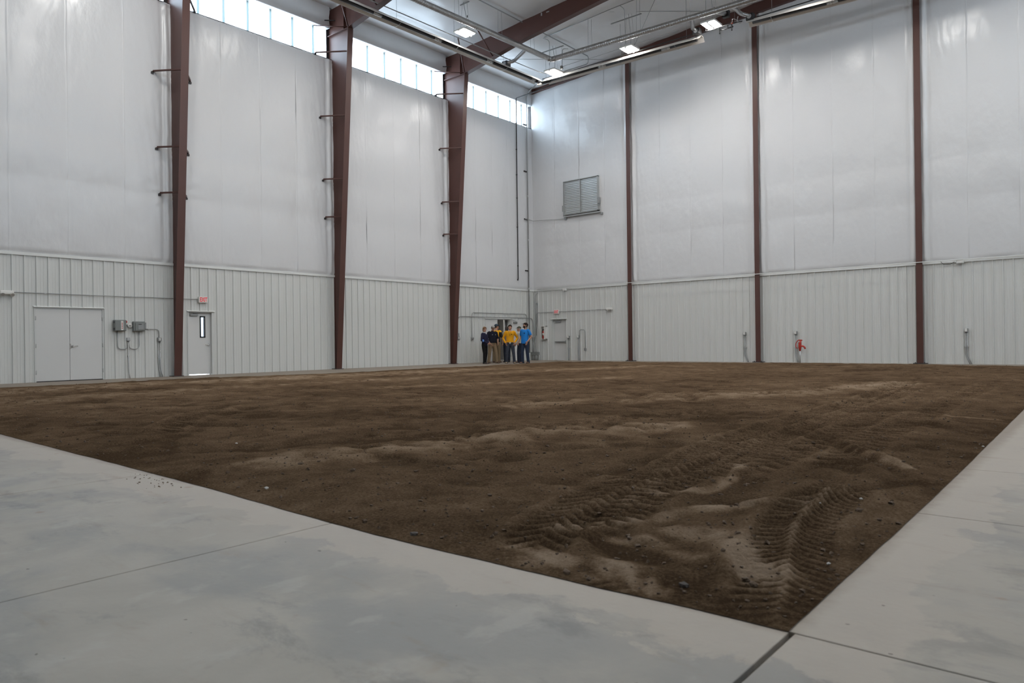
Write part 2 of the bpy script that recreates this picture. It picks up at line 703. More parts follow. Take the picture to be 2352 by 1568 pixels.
def patch(pix, width, amt, h=0.0, seed=0, rough=.35):
    sel, S, T, best, acc = stamp([g2(*p) for p in pix], width * 1.4)
    wv = width / 2 * (1 + .9 * fbm(S * 2.5, T * 2.5, 4, seed))
    f = np.clip((wv - best) / (width * rough), 0, 1) * np.clip(.8 + 2.6 * fbm(X[sel] * 6, Y[sel] * 6, 4, seed + 3), 0, 1.15)
    DRY_SHADE[sel] += amt * f
    Hh[sel] += h * f


# broad lanes of drier, paler soil along the far side, damp in between
patch([(0, 905), (300, 885), (700, 868), (1100, 850)], 3.4, .55, 0, 50, .6)
patch([(0, 932), (400, 898), (800, 880), (1300, 850), (1500, 842)], 2.0, .36, 0, 51, .6)
patch([(900, 892), (1050, 888), (1200, 878), (1400, 872)], 1.4, .28, 0, 52, .6)
patch([(1200, 935), (1330, 925)], 1.0, .22, 0, 53)
patch([(1460, 925), (1650, 915), (1900, 905), (2085, 883)], 1.2, .30, .01, 54)
patch([(600, 1078), (850, 1042), (1050, 1024), (1250, 1000), (1400, 992), (1540, 985)], 1.0, .36, .02, 55)
patch([(180, 1050), (420, 1044), (620, 1030), (800, 1018), (1000, 1005)], .45, -.16, -.045, 56)
patch([(700, 960), (1100, 935)], 2.5, -.12, 0, 57, .6)
patch([(1700, 870), (2300, 850)], 3.0, -.06, 0, 58, .6)
patch([(1270, 1225), (1420, 1215), (1560, 1185), (1650, 1178)], .24, .50, .015, 59)
patch([(1640, 1180), (1800, 1168), (1850, 1165)], .12, .45, .01, 60)
patch([(1560, 1230), (1680, 1240), (1720, 1290), (1750, 1330)], .34, .62, .008, 61)
patch([(1420, 1240), (1540, 1260), (1600, 1300)], .20, .42, .006, 80)
patch([(1340, 1290), (1420, 1310), (1500, 1360)], .16, .40, .004, 81)
patch([(1150, 1255), (1240, 1275), (1300, 1300)], .14, .40, .004, 82)
patch([(1440, 1275), (1520, 1320), (1640, 1380)], .24, -.22, -.01, 83)
patch([(1190, 1265), (1230, 1290)], .28, .26, 0, 62)
patch([(1380, 1330), (1420, 1310), (1440, 1345)], .16, .26, 0, 63)
patch([(1500, 1140), (1650, 1145), (1700, 1080)], .12, .42, 0, 64)
patch([(2000, 1050), (2090, 1085)], .12, .42, 0, 65)
patch([(2180, 962), (2290, 966)], .14, .3, 0, 66)
patch([(1690, 1420), (1830, 1400)], .35, -.14, 0, 67)
patch([(1150, 1210), (1500, 1260), (1650, 1300)], .6, -.08, 0, 68)
tyre([(1195, 1290), (1290, 1205), (1420, 1112), (1560, 1085), (1640, 1038), (1730, 1003), (1870, 958), (2000, 922), (2090, 882)], .38, .115, .034, .9, .026, -.02, 70)
tyre([(1345, 1240), (1480, 1150), (1620, 1092), (1760, 1030), (1900, 975), (2010, 935), (2110, 890)], .34, .115, .032, .35, .026, -.02, 71)
tyre([(1770, 1455), (1795, 1380), (1808, 1320), (1818, 1240), (1850, 1185), (1960, 1120)], .40, .080, .030, .5, .022, -.05, 72, .045)
tyre([(1685, 1255), (1715, 1300), (1790, 1400)], .20, .05, .02, -.1, .022, .40, 73)
tyre([(1470, 914), (1600, 909), (1760, 906), (1950, 893), (2090, 878)], .45, .22, .02, .8, .03, .10, 74)
tyre([(350, 1003), (440, 962), (520, 935)], .45, .20, .02, .7, .032, -.03, 75)
tyre([(1270, 1330), (1400, 1330), (1560, 1400)], .35, .10, .02, .7, .02, -.06, 76)
tyre([(980, 1020), (1250, 985), (1500, 960), (1800, 930)], .42, .2, .02, .8, .028, .05, 77, 0, .7)
tyre([(1900, 1090), (2020, 1010), (2180, 930), (2290, 880)], .4, .2, .02, .7, .024, -.02, 78, 0, .6)
tyre([(1700, 1100), (1900, 1020), (2040, 950)], .36, .2, .02, .8, .026, -.04, 79, 0, .6)
# a curved berm pushed up near the soil's long edge
sel, S, T, best, acc = stamp([g2(*p) for p in [(1990, 1052), (2060, 1075), (2098, 1105), (2070, 1125), (1980, 1140), (1870, 1152)]], .5)
Hh[sel] += .030 * np.exp(-((T - .05) / .06) ** 2) - .035 * np.exp(-((T + .06) / .06) ** 2)
DRY_SHADE[sel] -= .12 * np.exp(-((T + .06) / .07) ** 2)  # soil tone darkened along the hollow beside the berm
Z = .004 + (.035 + Hh) * ramp_e
Z = np.maximum(Z, .003)
P = np.stack([X, Y, Z], -1)[:, ::-1]
me = grid_mesh('soil_bed', P, M['dirt'])
a = me.attributes.new('dry_shade', 'FLOAT', 'POINT')
a.data.foreach_set('value', np.clip(DRY_SHADE[:, ::-1], 0, 1).reshape(-1).astype(np.float32))
soil = link('soil_bed', me)
soil['kind'] = 'stuff'
tag(soil, 'bed of loose brown arena soil crossed by tractor tyre tracks', 'soil')


def height(x, y):
    d = (X - x) ** 2 + (Y - y) ** 2
    return float(Z.flat[np.argmin(d)])


# crumbs of soil lying on the bed
mb = MB()
ico = bmesh.new()
bmesh.ops.create_icosphere(ico, subdivisions=1, radius=1)
iv = np.array([v.co[:] for v in ico.verts])
ifc = [[v.index for v in f.verts] for f in ico.faces]
ico.free()
Zf, Xf, Yf = Z.ravel(), X.ravel(), Y.ravel()
near_i = np.where((edge.ravel() > .03))[0]
pick = rng.choice(near_i, 14000, replace=True)
for k in pick:
    r = float(rng.gamma(1.7, .0026))
    r = min(r, .016)
    q = iv * (r * (1 + .35 * rng.standard_normal((len(iv), 1)))) * np.array([1, 1, .75])
    mb.add(q + np.array([Xf[k] + rng.uniform(-.02, .02), Yf[k] + rng.uniform(-.02, .02), Zf[k] + r * .3]), ifc)
cl = obj('soil_clods', mb, M['clod'])
cl['kind'] = 'stuff'
tag(cl, 'loose crumbs of brown soil strewn over the bed', 'soil')

mb = MB()
for k in range(90):
    p = gr(330 + 70 * rng.random() + 25 * rng.standard_normal(), 1103 + 9 * rng.standard_normal(), 0, False)
    if p[1] < -27.62:
        r = min(.008, float(rng.gamma(1.6, .0022)))
        mb.add(iv * (r * (1 + .3 * rng.standard_normal((len(iv), 1)))) * np.array([1.3, 1, .6]) + np.array([p[0], p[1], r * .35]), ifc)
sp_ = obj('soil_crumbs', mb, M['clod'])
sp_['kind'] = 'stuff'
tag(sp_, 'few crumbs of brown soil spilled on the front slab', 'soil')
# single stones and scraps
for px, py, r, m, nm, lab in (
        (543, 1024, .022, 'stone', 'stone', 'small white stone lying alone on the dark soil of the bed'),
        (612, 1128, .022, 'stone', 'stone', 'flat whitish stone on soil close beside the front slab edge'),
        (1978, 1156, .016, 'stone', 'stone', 'white chip of stone on soil inside the curved berm'),
        (1901, 1198, .014, 'stone', 'stone', 'white stone chip beside the ribbed wheel track'),
        (1884, 1174, .008, 'stone', 'stone', 'tiny white speck of stone between two larger white chips'),
        (1903, 1300, .014, 'stone', 'stone', 'tan pebble at the edge of the ribbed wheel track'),
        (2258, 1027, .016, 'stone', 'stone', 'white pebble lying against the long side slab'),
        (1572, 1352, .030, 'rock', 'rock', 'dark lump of rock half sunk in soil near the slab corner'),
        (952, 1232, .026, 'rock', 'rock', 'dark rounded rock at the soil edge beside the front slab'),
        (1250, 836, .035, 'stone', 'stone', 'white scrap of stone on soil in front of the standing people')):
    p = gr(px, py, 0, False) if py > 900 else gr(px, py)
    r *= .7
    q = iv * r * (1 + .18 * rng.standard_normal((len(iv), 1))) * np.array([1.2, 1, .7])
    o = obj(nm, MB().add(q + np.array([p[0], p[1], height(p[0], p[1]) + r * .3]), ifc), M[m])
    tag(o, lab, 'stone')

# ================================================================== WALLS
PITCH_L, Y_RIB = .3017, -12.80
PITCH_B, X_RIB = .3005, 10.81
wall_left = struct('wall_left', MB().box((-.42, -D, 0), (-.34, -23.08, LIN)).box((-.42, -21.28, 0), (-.34, -18.615, LIN)).box((-.42, -17.80, 0), (-.34, -3.88, LIN))
                   .box((-.42, -2.0, 0), (-.34, .3, LIN)).box((-.42, -23.08, 2.16), (-.34, -21.28, LIN)).box((-.42, -18.615, 2.16), (-.34, -17.80, LIN)).box((-.42, -3.88, 2.16), (-.34, -2.0, LIN))
                   .box((-.42, -D, LIN), (-.34, .3, ZS)).box((-.42, -D, ZH + .03), (-.34, .3, 15)), M['sheet'])
wall_back = struct('wall_back', MB().box((-.42, .34, 0), (1.28, .42, 17)).box((1.28, .34, 2.14), (2.12, .42, 17)).box((2.12, .34, 0), (W + .4, .42, 17)).box((1.28, .31, 0), (2.12, .34, 2.14)), M['sheet'])
wall_right = struct('wall_right', MB().box((W + .05, -D, 0), (W + .1, .3, LIN)), M['liner'])
obj('insulation_panel', MB().box((W + .02, -D, LIN), (W + .1, .3, ZS)).box((W + .02, -D, ZH), (W + .1, .3, 15)), M['vinyl'], wall_right)
wall_front = struct('wall_front', MB().box((-.4, -D - .1, 0), (W + .4, -D, LIN)), M['liner'])
obj('insulation_panel', MB().box((-.4, -D - .1, LIN), (W + .4, -D, 17)), M['vinyl'], wall_front)


def profile(u):
    """liner panel relief above the pan, u within one pitch"""
    h = 0.0
    if u < .055:
        h = .032 * min(1, u / .012, (.055 - u) / .012)
    for c in (.135, .215):
        h = max(h, .005 * max(0, 1 - abs(u - c) / .016))
    return h


KN = [0, .012, .043, .055, .119, .135, .151, .199, .215, .231]


def liner_panel(u0, pitch, axis, cuts):
    """cuts: list of (ua, ub, zbottom) openings"""
    us = sorted(set([round(k, 4) for k in KN] + [pitch] + [round(c - u0, 4) for a, b, z in cuts for c in (a, b) if 0 < c - u0 < pitch]))
    mb = MB()
    vs, fs = [], []
    for i in range(len(us) - 1):
        mid = u0 + (us[i] + us[i + 1]) / 2
        z0 = 0.0
        for a, b, z in cuts:
            if a < mid < b:
                z0 = z
        if z0 >= LIN:
            continue
        o = len(vs)
        for u, z in ((us[i], z0), (us[i + 1], z0), (us[i + 1], LIN), (us[i], LIN)):
            h = profile(u)
            vs.append((h, u0 + u, z) if axis == 'l' else (u0 + u, -h, z))
        fs.append((o, o + 1, o + 2, o + 3))
    if not fs:
        return None
    return mb.add(vs, fs)


def panels(parent, axis, pitch, phase, lo, hi, cuts):
    k0 = math.floor((lo - phase) / pitch)
    base = None
    k = k0
    while phase + k * pitch < hi:
        u0 = phase + k * pitch
        k += 1
        touched = any(u0 < b and u0 + pitch > a for a, b, z in cuts)
        if not touched and base is not None:
            c = base.copy()
            COL.objects.link(c)
            c.parent = parent
            c.location = (0, u0 - base_u, 0) if axis == 'l' else (u0 - base_u, 0, 0)
            continue
        mb = liner_panel(u0, pitch, axis, cuts)
        if mb is None:
            continue
        o = obj('liner_panel', mb, M['liner'], parent)
        if not touched:
            base, base_u = o, u0


L_CUTS = [(-23.11, -21.25, 2.18), (-18.65, -17.73, 2.16), (-3.91, -1.96, 2.16), (-60, -D, 9), (0.0, 9, 9)]
B_CUTS = [(1.18, 2.13, 2.14), (-9, 0.0, 9), (W, 60, 9)]
panels(wall_left, 'l', PITCH_L, Y_RIB, -D, 0, L_CUTS)
panels(wall_back, 'b', PITCH_B, X_RIB, 0, W, B_CUTS)

# trims
t1 = struct('trim_1', MB().box((-.02, -D, LIN - .02), (.05, 0, LIN + .06)), M['trim'])
t2 = struct('trim_2', MB().box((0, -.05, LIN - .02), (W, .02, LIN + .06)), M['trim'])
t3 = struct('trim_3', MB().box((0, -.07, 0), (.07, 0, LIN)), M['liner'])
t4 = struct('trim_4', MB().box((-.02, -D, ZS - .02), (.015, 0, ZS + .012)), M['steel_dark'])

struct('trim_5', MB().box((-.20, -.06, ZS - .3), (-.02, .0, ZH + .1)), M['steel_dark'])
COLS_Y = [-6.27, -12.72, -19.10]
COLS_X = [5.997, 12.18, 18.225, 24.3]
GIRTS = [LIN, 5.95, 7.42, 9.85, ZS]


def insul_offset(u, z, u0, u1, zlines, posts, seed, side):
    o = np.full(u.shape, .03)
    for a, b in zip(zlines[:-1], zlines[1:]):
        tt = np.clip((z - a) / (b - a), 0, 1)
        o += .018 * np.sin(PI * tt) * ((z >= a) & (z < b))
    o += .02 * np.sin(PI * np.clip((u - u0) / (u1 - u0), 0, 1))
    ds = np.minimum(np.abs(u - u0), np.abs(u - u1))
    o += .004 * np.exp(-(ds / .012) ** 2) - .003 * np.exp(-((ds - .05) / .03) ** 2)
    o += .030 * fbm(u * 1.1, z * .7, 3, seed) + .014 * fbm(u * 4, z * 1.8, 4, seed + 5) + .006 * fbm(u * 9 + z * 5, z * 6 - u * 3, 3, seed + 6)
    for pu in posts:
        d = np.abs(u - pu)
        s_ = 1 if side > 0 else -1
        fall = np.exp(-d / .55)
        # fan of creases pulled towards the girt clips at the post
        for zc in zlines[1:]:
            ang = np.arctan2(z - zc, d + .15)
            rr = np.hypot(z - zc, d)
            o += (.012 if side > 0 else .003) * np.exp(-rr / .55) * np.sin(ang * 13 + 2 * fbm(u * 2, z * 2, 2, seed + 9))
        o += .008 * fall * np.sin((z * 1.2 + (u - pu) * 9) * 3.2 + 4 * fbm(u * 1.5, z * .8, 2, seed + 3))
        # edge flap folded up beside the post
        o += .055 * np.exp(-((d - .17) / .05) ** 2) - .03 * np.exp(-((d - .32) / .05) ** 2)
    return o


def insul_strip(parent, axis, u0, u1, z0, ztop, zlines, posts, seed, du=.05):
    nu = max(4, int((u1 - u0) / du))
    us = np.concatenate([[u0, u0 + .012, u0 + .03], np.linspace(u0 + .05, u1 - .05, nu), [u1 - .03, u1 - .012, u1]])
    nz = int((ztop(0) - z0) / .06)
    tz = np.linspace(0, 1, nz)
    Ug, T_ = np.meshgrid(us, tz)
    top = np.vectorize(ztop)(Ug)
    Zg = z0 + (top - z0) * T_
    o = insul_offset(Ug, Zg, u0, u1, zlines, posts, seed, 1 if axis == 'l' else -1)
    # tuck in top and bottom
    o *= np.clip((Zg - z0) / .10, .12, 1) * np.clip((top - Zg) / .06 + .15, 0, 1)
    P = np.stack([o, Ug, Zg], -1) if axis == 'l' else np.stack([Ug, -o, Zg], -1)
    if axis == 'l':
        pass
    me = grid_mesh('insulation_panel', P, M['vinyl'])
    # top return towards the outside
    ob = link('insulation_panel', me, parent)
    return ob


def strips(parent, axis, bounds, seams, z0, ztop, zlines, posts, seed):
    for bi in range(len(bounds) - 1):
        a, b = bounds[bi], bounds[bi + 1]
        ss = [a] + [s_ for s_ in seams if a + .3 < s_ < b - .3] + [b]
        for i in range(len(ss) - 1):
            pp = [p for p in (a, b) if p in posts and (abs(p - ss[i]) < .01 or abs(p - ss[i + 1]) < .01)]
            insul_strip(parent, axis, ss[i], ss[i + 1], z0, ztop, zlines, pp, seed + 17 * bi + 3 * i)


seamsL = [-37, -35.5, -34, -30.3, -28.8, -27.3, -23.7, -22.2, -20.6, -17.4, -15.9, -14.4, -11.1, -9.6, -8.1, -4.5, -3.3, -2.1]
strips(wall_left, 'l', [-D, -31.9, -25.5] + COLS_Y[::-1] + [0.0], seamsL, LIN + .05, lambda u: ZS, GIRTS, COLS_Y + [-25.5, -31.9], 100)
seamsB = [1.52 * k for k in range(1, 21)]
strips(wall_back, 'b', [0.0] + COLS_X + [W], seamsB, LIN + .05, lambda u: zr(u) - .05, [LIN, 5.95, 7.42, 9.85, 12.26, 14.3], COLS_X, 300)
# white cover behind the top edge of the wall insulation
obj('sill_cover', MB().box((-.34, -D, ZS - .06), (0, 0, ZS - .01)), M['vinyl'], wall_left)

# header insulation over the clerestory, rolled under at its lower edge
b_edges = [-D, -31.9, -25.5] + COLS_Y[::-1] + [0.0]
for i in range(len(b_edges) - 1):
    ya, yb_ = b_edges[i], b_edges[i + 1]
    nu = 60
    us = np.linspace(ya + (.12 if i else 0), yb_ - (.12 if yb_ < 0 else 0), nu)
    prof = [(-.30, ZH + .035), (-.10, ZH), (.03, ZH), (.055, ZH + .008), (.062, ZH + .03), (.062, ZH + .25), (.058, ZH + .45), (.062, ZH + .6), (.055, ZH + .75), (.045, ZH + .87)]
    Ug, Kg = np.meshgrid(us, np.arange(len(prof)))
    px_ = np.array([p[0] for p in prof])[Kg]
    pz_ = np.array([p[1] for p in prof])[Kg]
    endf = np.exp(-np.minimum(Ug - us[0], us[-1] - Ug) / .25)
    px_ = px_ + (.02 * fbm(Ug * 2, pz_ * 2, 3, 700 + i) + .03 * endf * np.sin(Ug * 25 + pz_ * 9)) * (px_ > 0.01)
    link('insulation_panel', grid_mesh('insulation_panel', np.stack([px_, Ug, pz_], -1), M['vinyl']), wall_left)

# clerestory windows: three-foot translucent panels with overlapped ribs
pane_mb = None
for wi, (ya, yb_) in enumerate([(COLS_Y[0], 0), (COLS_Y[1], COLS_Y[0]), (COLS_Y[2], COLS_Y[1]), (-25.5, COLS_Y[2]), (-31.9, -25.5), (-D, -31.9)]):
    win = struct('window_%d' % (wi + 1), MB().box((-.24, ya, ZS - .03), (-.16, yb_, ZS + .0)).box((-.24, ya, ZH + .0), (-.16, yb_, ZH + .06)), M['trim'])
    y = {0: -4.29, 1: -10.77, 2: -17.12, 3: -23.4, 4: -30, 5: -36}[wi]
    while y - .922 > ya + .1:
        y -= .922
    cuts = [ya + .02]
    while y < yb_ - .12:
        if y > ya + .12:
            cuts.append(y)
        y += .922
    cuts.append(yb_ - .02)
    for k in range(len(cuts) - 1):
        obj('pane', MB().box((-.214, cuts[k] + .04, ZS), (-.206, cuts[k + 1] - .04, ZH)), M['pane'], win)
        # light corrugation ribs moulded in the pane
        if 0 < k:
            obj('mullion', MB().box((-.225, cuts[k] - .04, ZS), (-.195, cuts[k] + .04, ZH)), M['rib'], win)
win = struct('window_7', MB().box((W + .16, -D, ZS - .03), (W + .24, 0, ZS)).box((W + .16, -D, ZH), (W + .24, 0, ZH + .06)), M['trim'])
y = -D
while y < -.5:
    obj('pane', MB().box((W + .206, y + .03, ZS), (W + .214, y + 1.8, ZH)), M['pane'], win)
    y += 1.838

# ================================================================== CEILING
ceil_mb = MB()
for x0, x1 in ((-.45, W / 2), (W / 2, W + .45)):
    ceil_mb.add([(x0, -D - .1, zr(x0) + .3), (x1, -D - .1, zr(x1) + .3), (x1, .45, zr(x1) + .3), (x0, .45, zr(x0) + .3)], [(0, 3, 2, 1)])
ceiling = struct('ceiling', ceil_mb, M['sheet'])
frames_y = [-D, -31.9, -25.5] + COLS_Y[::-1] + [0.0]
for i in range(len(frames_y) - 1):
    ya, yb_ = frames_y[i], frames_y[i + 1]
    ns = 4
    for k in range(ns):
        y0, y1 = ya + (yb_ - ya) * k / ns, ya + (yb_ - ya) * (k + 1) / ns
        for x0, x1 in ((0.0, W / 2), (W / 2, W)):
            near = i >= 3 and x0 == 0
            us = np.linspace(x0, x1, 130 if near else 20)
            vs_ = np.linspace(y0, y1, 15 if near else 4)
            Xg, Yg = np.meshgrid(us, vs_)
            zz = np.vectorize(zr)(Xg)
            tt = (Yg - y0) / (y1 - y0)
            pl = np.abs(np.sin(PI * Xg / 1.52))            # purlins every five feet
            sag = -.065 * np.sqrt(np.clip(pl, 0, 1)) * (.45 + .55 * np.sin(PI * tt) ** .6) + .022 * fbm(Xg * 1.3, Yg * 1.3, 3, 900)
            sag -= .012 * np.exp(-(np.minimum(tt, 1 - tt) * (y1 - y0) / .02) ** 2)
            Zg = zz + sag + .02
            me = grid_mesh('insulation_panel', np.stack([Xg, Yg, Zg], -1)[::-1], M['ceil_vinyl'])
            link('insulation_panel', me, ceiling)

area('vestibule_light', (-1.0, -2.6, 2.7), (0, 0, 0), .5, .5, 22, (1, .96, .9))
# vestibule behind the open double door
struct('wall_vestibule', MB().box((-4.0, -5.6, 0), (-3.9, -.5, 2.9)).box((-3.9, -5.6, 0), (-.42, -5.5, 2.9)).box((-3.9, -.55, 0), (-.42, -.45, 2.9)).box((-4.0, -5.6, 2.8), (-.42, -.45, 2.9))
       .box((-2.0, -2.65, 0), (-1.95, -.55, 2.8)), M['vest_wall'])
struct('floor_vestibule', MB().box((-4.0, -5.6, -.06), (-.3, -.45, -.004)), M['concrete'])

# ================================================================== STEEL FRAME
def rafter_low(x):
    x = min(x, W - x)
    return float(np.interp(x, [0, 1.24, 2.3, 4.5, 8.5, W / 2], [13.12, 13.2, 13.38, 13.76, 14.20, 14.72]))


def col_depth(z):
    return .24 + .0745 * z


ORD = ['nearest the corner of the hall', 'between the other two', 'beside the door with the narrow glass lite']
for ci, cy in enumerate(COLS_Y):
    t = thing('steel_column', 'red oxide tapered steel column of the long wall, ' + ORD[ci], 'column', (0, cy, 0), 'tapered columns along the windowed wall')
    zt = 13.2
    mb = MB()
    poly = [(-.15, 0), (col_depth(0), 0), (col_depth(zt), zt), (col_depth(zt), 14.3), (-.15, 14.25)]
    mb.ring([[(x, cy - .008, z) for x, z in poly], [(x, cy + .008, z) for x, z in poly]], True, False)
    obj('web', mb, M['steel'], t)
    mb = MB()
    d0, d1 = col_depth(0), col_depth(zt)
    mb.ring([[(d0, cy - .125, 0), (d0 + .02, cy - .125, 0), (d0 + .02, cy + .125, 0), (d0, cy + .125, 0)],
             [(d1, cy - .125, zt), (d1 + .02, cy - .125, zt), (d1 + .02, cy + .125, zt), (d1, cy + .125, zt)]], True, False)
    obj('inner_flange', mb, M['steel'], t)
    obj('outer_flange', MB().box((-.17, cy - .13, 0), (-.15, cy + .13, 14.2)), M['steel_dark'], t)
    obj('base_plate', MB().box((-.05, cy - .17, 0), (d0 + .08, cy + .17, .022)), M['steel_dark'], t)
    obj('stiffener', MB().box((-.1, cy - .11, 13.18), (d1, cy + .11, 13.2)).box((d1 - .30, cy - .10, zt), (d1 - .285, cy + .10, 14.3)), M['steel'], t)
    for zb, reach in ((12.30, .80), (9.86, .62), (7.42, .52), (5.95, .44)):
        for s_ in (-1, 1):
            dd = col_depth(zb)
            mb = MB()
            a_, b_ = Vector((dd - .02, cy + s_ * .02, zb)), Vector((.06, cy + s_ * reach, zb))
            dr = (b_ - a_).normalized()
            n_ = Vector((-dr.y, dr.x, 0))
            mb.prism([n_ * -.03 + Vector((0, 0, 0)), n_ * .03, n_ * .03 + Vector((0, 0, .012)), n_ * -.018 + Vector((0, 0, .012)), n_ * -.018 + Vector((0, 0, .06)), n_ * -.03 + Vector((0, 0, .06))], a_, b_)
            br = obj('girt_brace', mb, M['steel'], t)
            obj('clip', MB().box((-.02, cy + s_ * reach - .04, zb - .07), (.085, cy + s_ * reach + .04, zb - .002)), M['steel_dark'], br)
    # knee braces up to the header girt and the first purlin
    obj('knee_brace', MB().tube([(1.22, cy - .03, 13.22), (.04, cy - .85, 13.36)], .022, 6), M['steel'], t)
    obj('knee_brace', MB().tube([(1.22, cy - .1, 13.22), (1.75, cy - 1.05, 14.38)], .028, 6), M['steel'], t)
    obj('knee_brace', MB().tube([(.3, cy - .02, 13.75), (.05, cy - .35, 13.72)], .022, 6), M['steel_dark'], t)

for ci, cy in enumerate(COLS_Y):
    t = thing('roof_rafter', ['red oxide steel rafter crossing above the gas heater nearest the end wall', 'red oxide steel rafter landing on the middle tapered column', 'red oxide steel rafter landing on the column beside the lite door'][ci], 'beam', (1.24, cy, 13.2), 'roof rafters')
    xs = list(np.linspace(1.21, W / 2, 24)) + list(np.linspace(W / 2, W - .1, 24))[1:]
    lo = [(x, rafter_low(x)) for x in xs]
    hi = [(x, zr(x) + .03) for x in xs]
    mb = MB()
    for i in range(len(xs) - 1):
        mb.add([(lo[i][0], cy - .008, lo[i][1]), (lo[i + 1][0], cy - .008, lo[i + 1][1]), (hi[i + 1][0], cy - .008, hi[i + 1][1]), (hi[i][0], cy - .008, hi[i][1]),
                (lo[i][0], cy + .008, lo[i][1]), (lo[i + 1][0], cy + .008, lo[i + 1][1]), (hi[i + 1][0], cy + .008, hi[i + 1][1]), (hi[i][0], cy + .008, hi[i][1])],
               [(0, 1, 2, 3), (4, 7, 6, 5), (0, 4, 5, 1)])
    obj('web', mb, M['steel'], t)
    mb = MB()
    rings = [[(x, cy - .125, z - .018), (x, cy + .125, z - .018), (x, cy + .125, z), (x, cy - .125, z)] for x, z in lo]
    mb.ring(rings, True, False)
    obj('bottom_flange', mb, M['steel'], t)
    xb = 2.9
    obj('flange_brace', MB().tube([(xb, cy - .05, rafter_low(xb) + .03), (xb - .05, cy - 1.0, zr(xb) - .06)], .028, 6).cbox((xb - .05, cy - 1.0, zr(xb) - .05), (.10, .08, .04)), M['steel'], t)
    if ci == 0:
        p = on(1244, 33, 1, cy - .02)
        obj('beam_clamp', MB().cbox(p, (.05, .05, .12)), M['galv'], t)
        obj('beam_clamp', MB().cbox(on(1258, 27, 1, cy - .02), (.14, .03, .03)), M['galv'], t)

ENDN = ['first from the hall corner', 'second from the hall corner', 'third from the hall corner', 'fourth from the hall corner']
for ci, cx in enumerate(COLS_X[:3]):
    zt = 14.08 + .050 * cx
    t = thing('wall_column', 'slim red oxide steel post of the end wall, ' + ENDN[ci], 'column', (cx, 0, 0), 'posts along the end wall')
    obj('flange', MB().box((cx - .105, -.205, 0), (cx + .105, -.19, zt)), M['steel'], t)
    obj('web', MB().box((cx - .008, -.19, 0), (cx + .008, .1, zt)), M['steel'], t)
    obj('base_plate', MB().box((cx - .22, -.30, 0), (cx + .22, -.02, .03)).cbox((cx - .15, -.25, .045), (.03, .03, .03)).cbox((cx + .15, -.25, .045), (.03, .03, .03)), M['steel_dark'], t)
t = thing('end_rafter', 'red oxide steel beam running up along the top of the end wall', 'beam', (0, -.1, 14.08))
xs = list(np.linspace(.12, W / 2, 16)) + list(np.linspace(W / 2, W - .1, 16))[1:]


def er_lo(x):
    return 14.08 + .050 * min(x, W - x)


mb = MB()
mb.ring([[(x, -.115, er_lo(x)), (x, -.10, er_lo(x)), (x, -.10, zr(x) + .06), (x, -.115, zr(x) + .06)] for x in xs], True, False)
obj('web', mb, M['steel'], t)
mb = MB()
mb.ring([[(x, -.22, er_lo(x) - .016), (x, .0, er_lo(x) - .016), (x, .0, er_lo(x)), (x, -.22, er_lo(x))] for x in xs], True, False)
obj('bottom_flange', mb, M['steel'], t)

# ================================================================== DOORS AND WALL FITTINGS, WINDOWED WALL
def lever(parent, p, axis, sgn):
    """lever handle on a plate: axis 'l' faces +x, 'b' faces -y; sgn is the way the lever points along the wall"""
    mb = MB()
    if axis == 'l':
        mb.tube([(p[0], p[1], p[2]), (p[0] + .015, p[1], p[2])], .035, 14).tube([(p[0] + .01, p[1], p[2]), (p[0] + .06, p[1], p[2])], .012, 8)
        mb.tube(bend([(p[0] + .05, p[1], p[2]), (p[0] + .06, p[1] + sgn * .02, p[2]), (p[0] + .06, p[1] + sgn * .13, p[2] + .004)], .02), .010, 8)
    else:
        mb.tube([(p[0], p[1], p[2]), (p[0], p[1] - .015, p[2])], .035, 14).tube([(p[0], p[1] - .01, p[2]), (p[0], p[1] - .06, p[2])], .012, 8)
        mb.tube(bend([(p[0], p[1] - .05, p[2]), (p[0] + sgn * .02, p[1] - .06, p[2]), (p[0] + sgn * .13, p[1] - .06, p[2] + .004)], .02), .010, 8)
    return obj('lever_handle', mb, M['chrome'], parent)


BEFORE = set(COL.objects)
# door_1: closed double door
y0, y1 = -23.45, -21.65
d = struct('door_1', MB().box((-.14, y0 - .03, 0), (.02, y0 + .012, 2.17)).box((-.14, y1 - .012, 0), (.02, y1 + .03, 2.17)).box((-.14, y0, 2.135), (.02, y1, 2.17)), M['frame'])
obj('drip_cap', MB().prism([(0, 0, 0), (.06, 0, 0), (.06, 0, .012), (0, 0, .035)], (.0, y0 - .05, 2.17), (.0, y1 + .05, 2.17)), M['trim'], d)
ym = -22.56
for a_, b_, hs in ((y0 + .015, ym - .004, y0), (ym + .004, y1 - .015, y1)):
    lf = obj('door_leaf', MB().bbox((-.045, a_, .025), (.0, b_, 2.13), .004), M['door'], d)
    for z in (.28, 1.05, 1.85):
        obj('hinge', MB().tube([(.012, hs, z - .06), (.012, hs, z + .06)], .011, 8).cbox((.004, hs, z), (.006, .05, .115)), M['conduit'], lf)
    if hs == y1:
        lever(lf, (0, ym + .07, 1.03), 'l', 1)
        obj('latch_plate', MB().box((-.005, ym - .01, .96), (.005, ym + .03, 1.10)), M['chrome'], lf)
obj('threshold', MB().box((-.2, y0, 0), (.02, y1, .012)), M['steel_dark'], d)
obj('gap_light_stop', MB().box((-.20, y0 - .02, 0), (-.06, y0 + .05, 2.16)).box((-.20, y1 - .05, 0), (-.06, y1 + .02, 2.16)).box((-.20, y0, 2.08), (-.06, y1, 2.16)).box((-.10, ym - .05, .02), (-.05, ym + .05, 2.1)).box((-.12, y0, 0), (-.08, y1, .06)), M['steel_dark'], d)  # unseen strips added behind the leaves to block daylight in the gaps

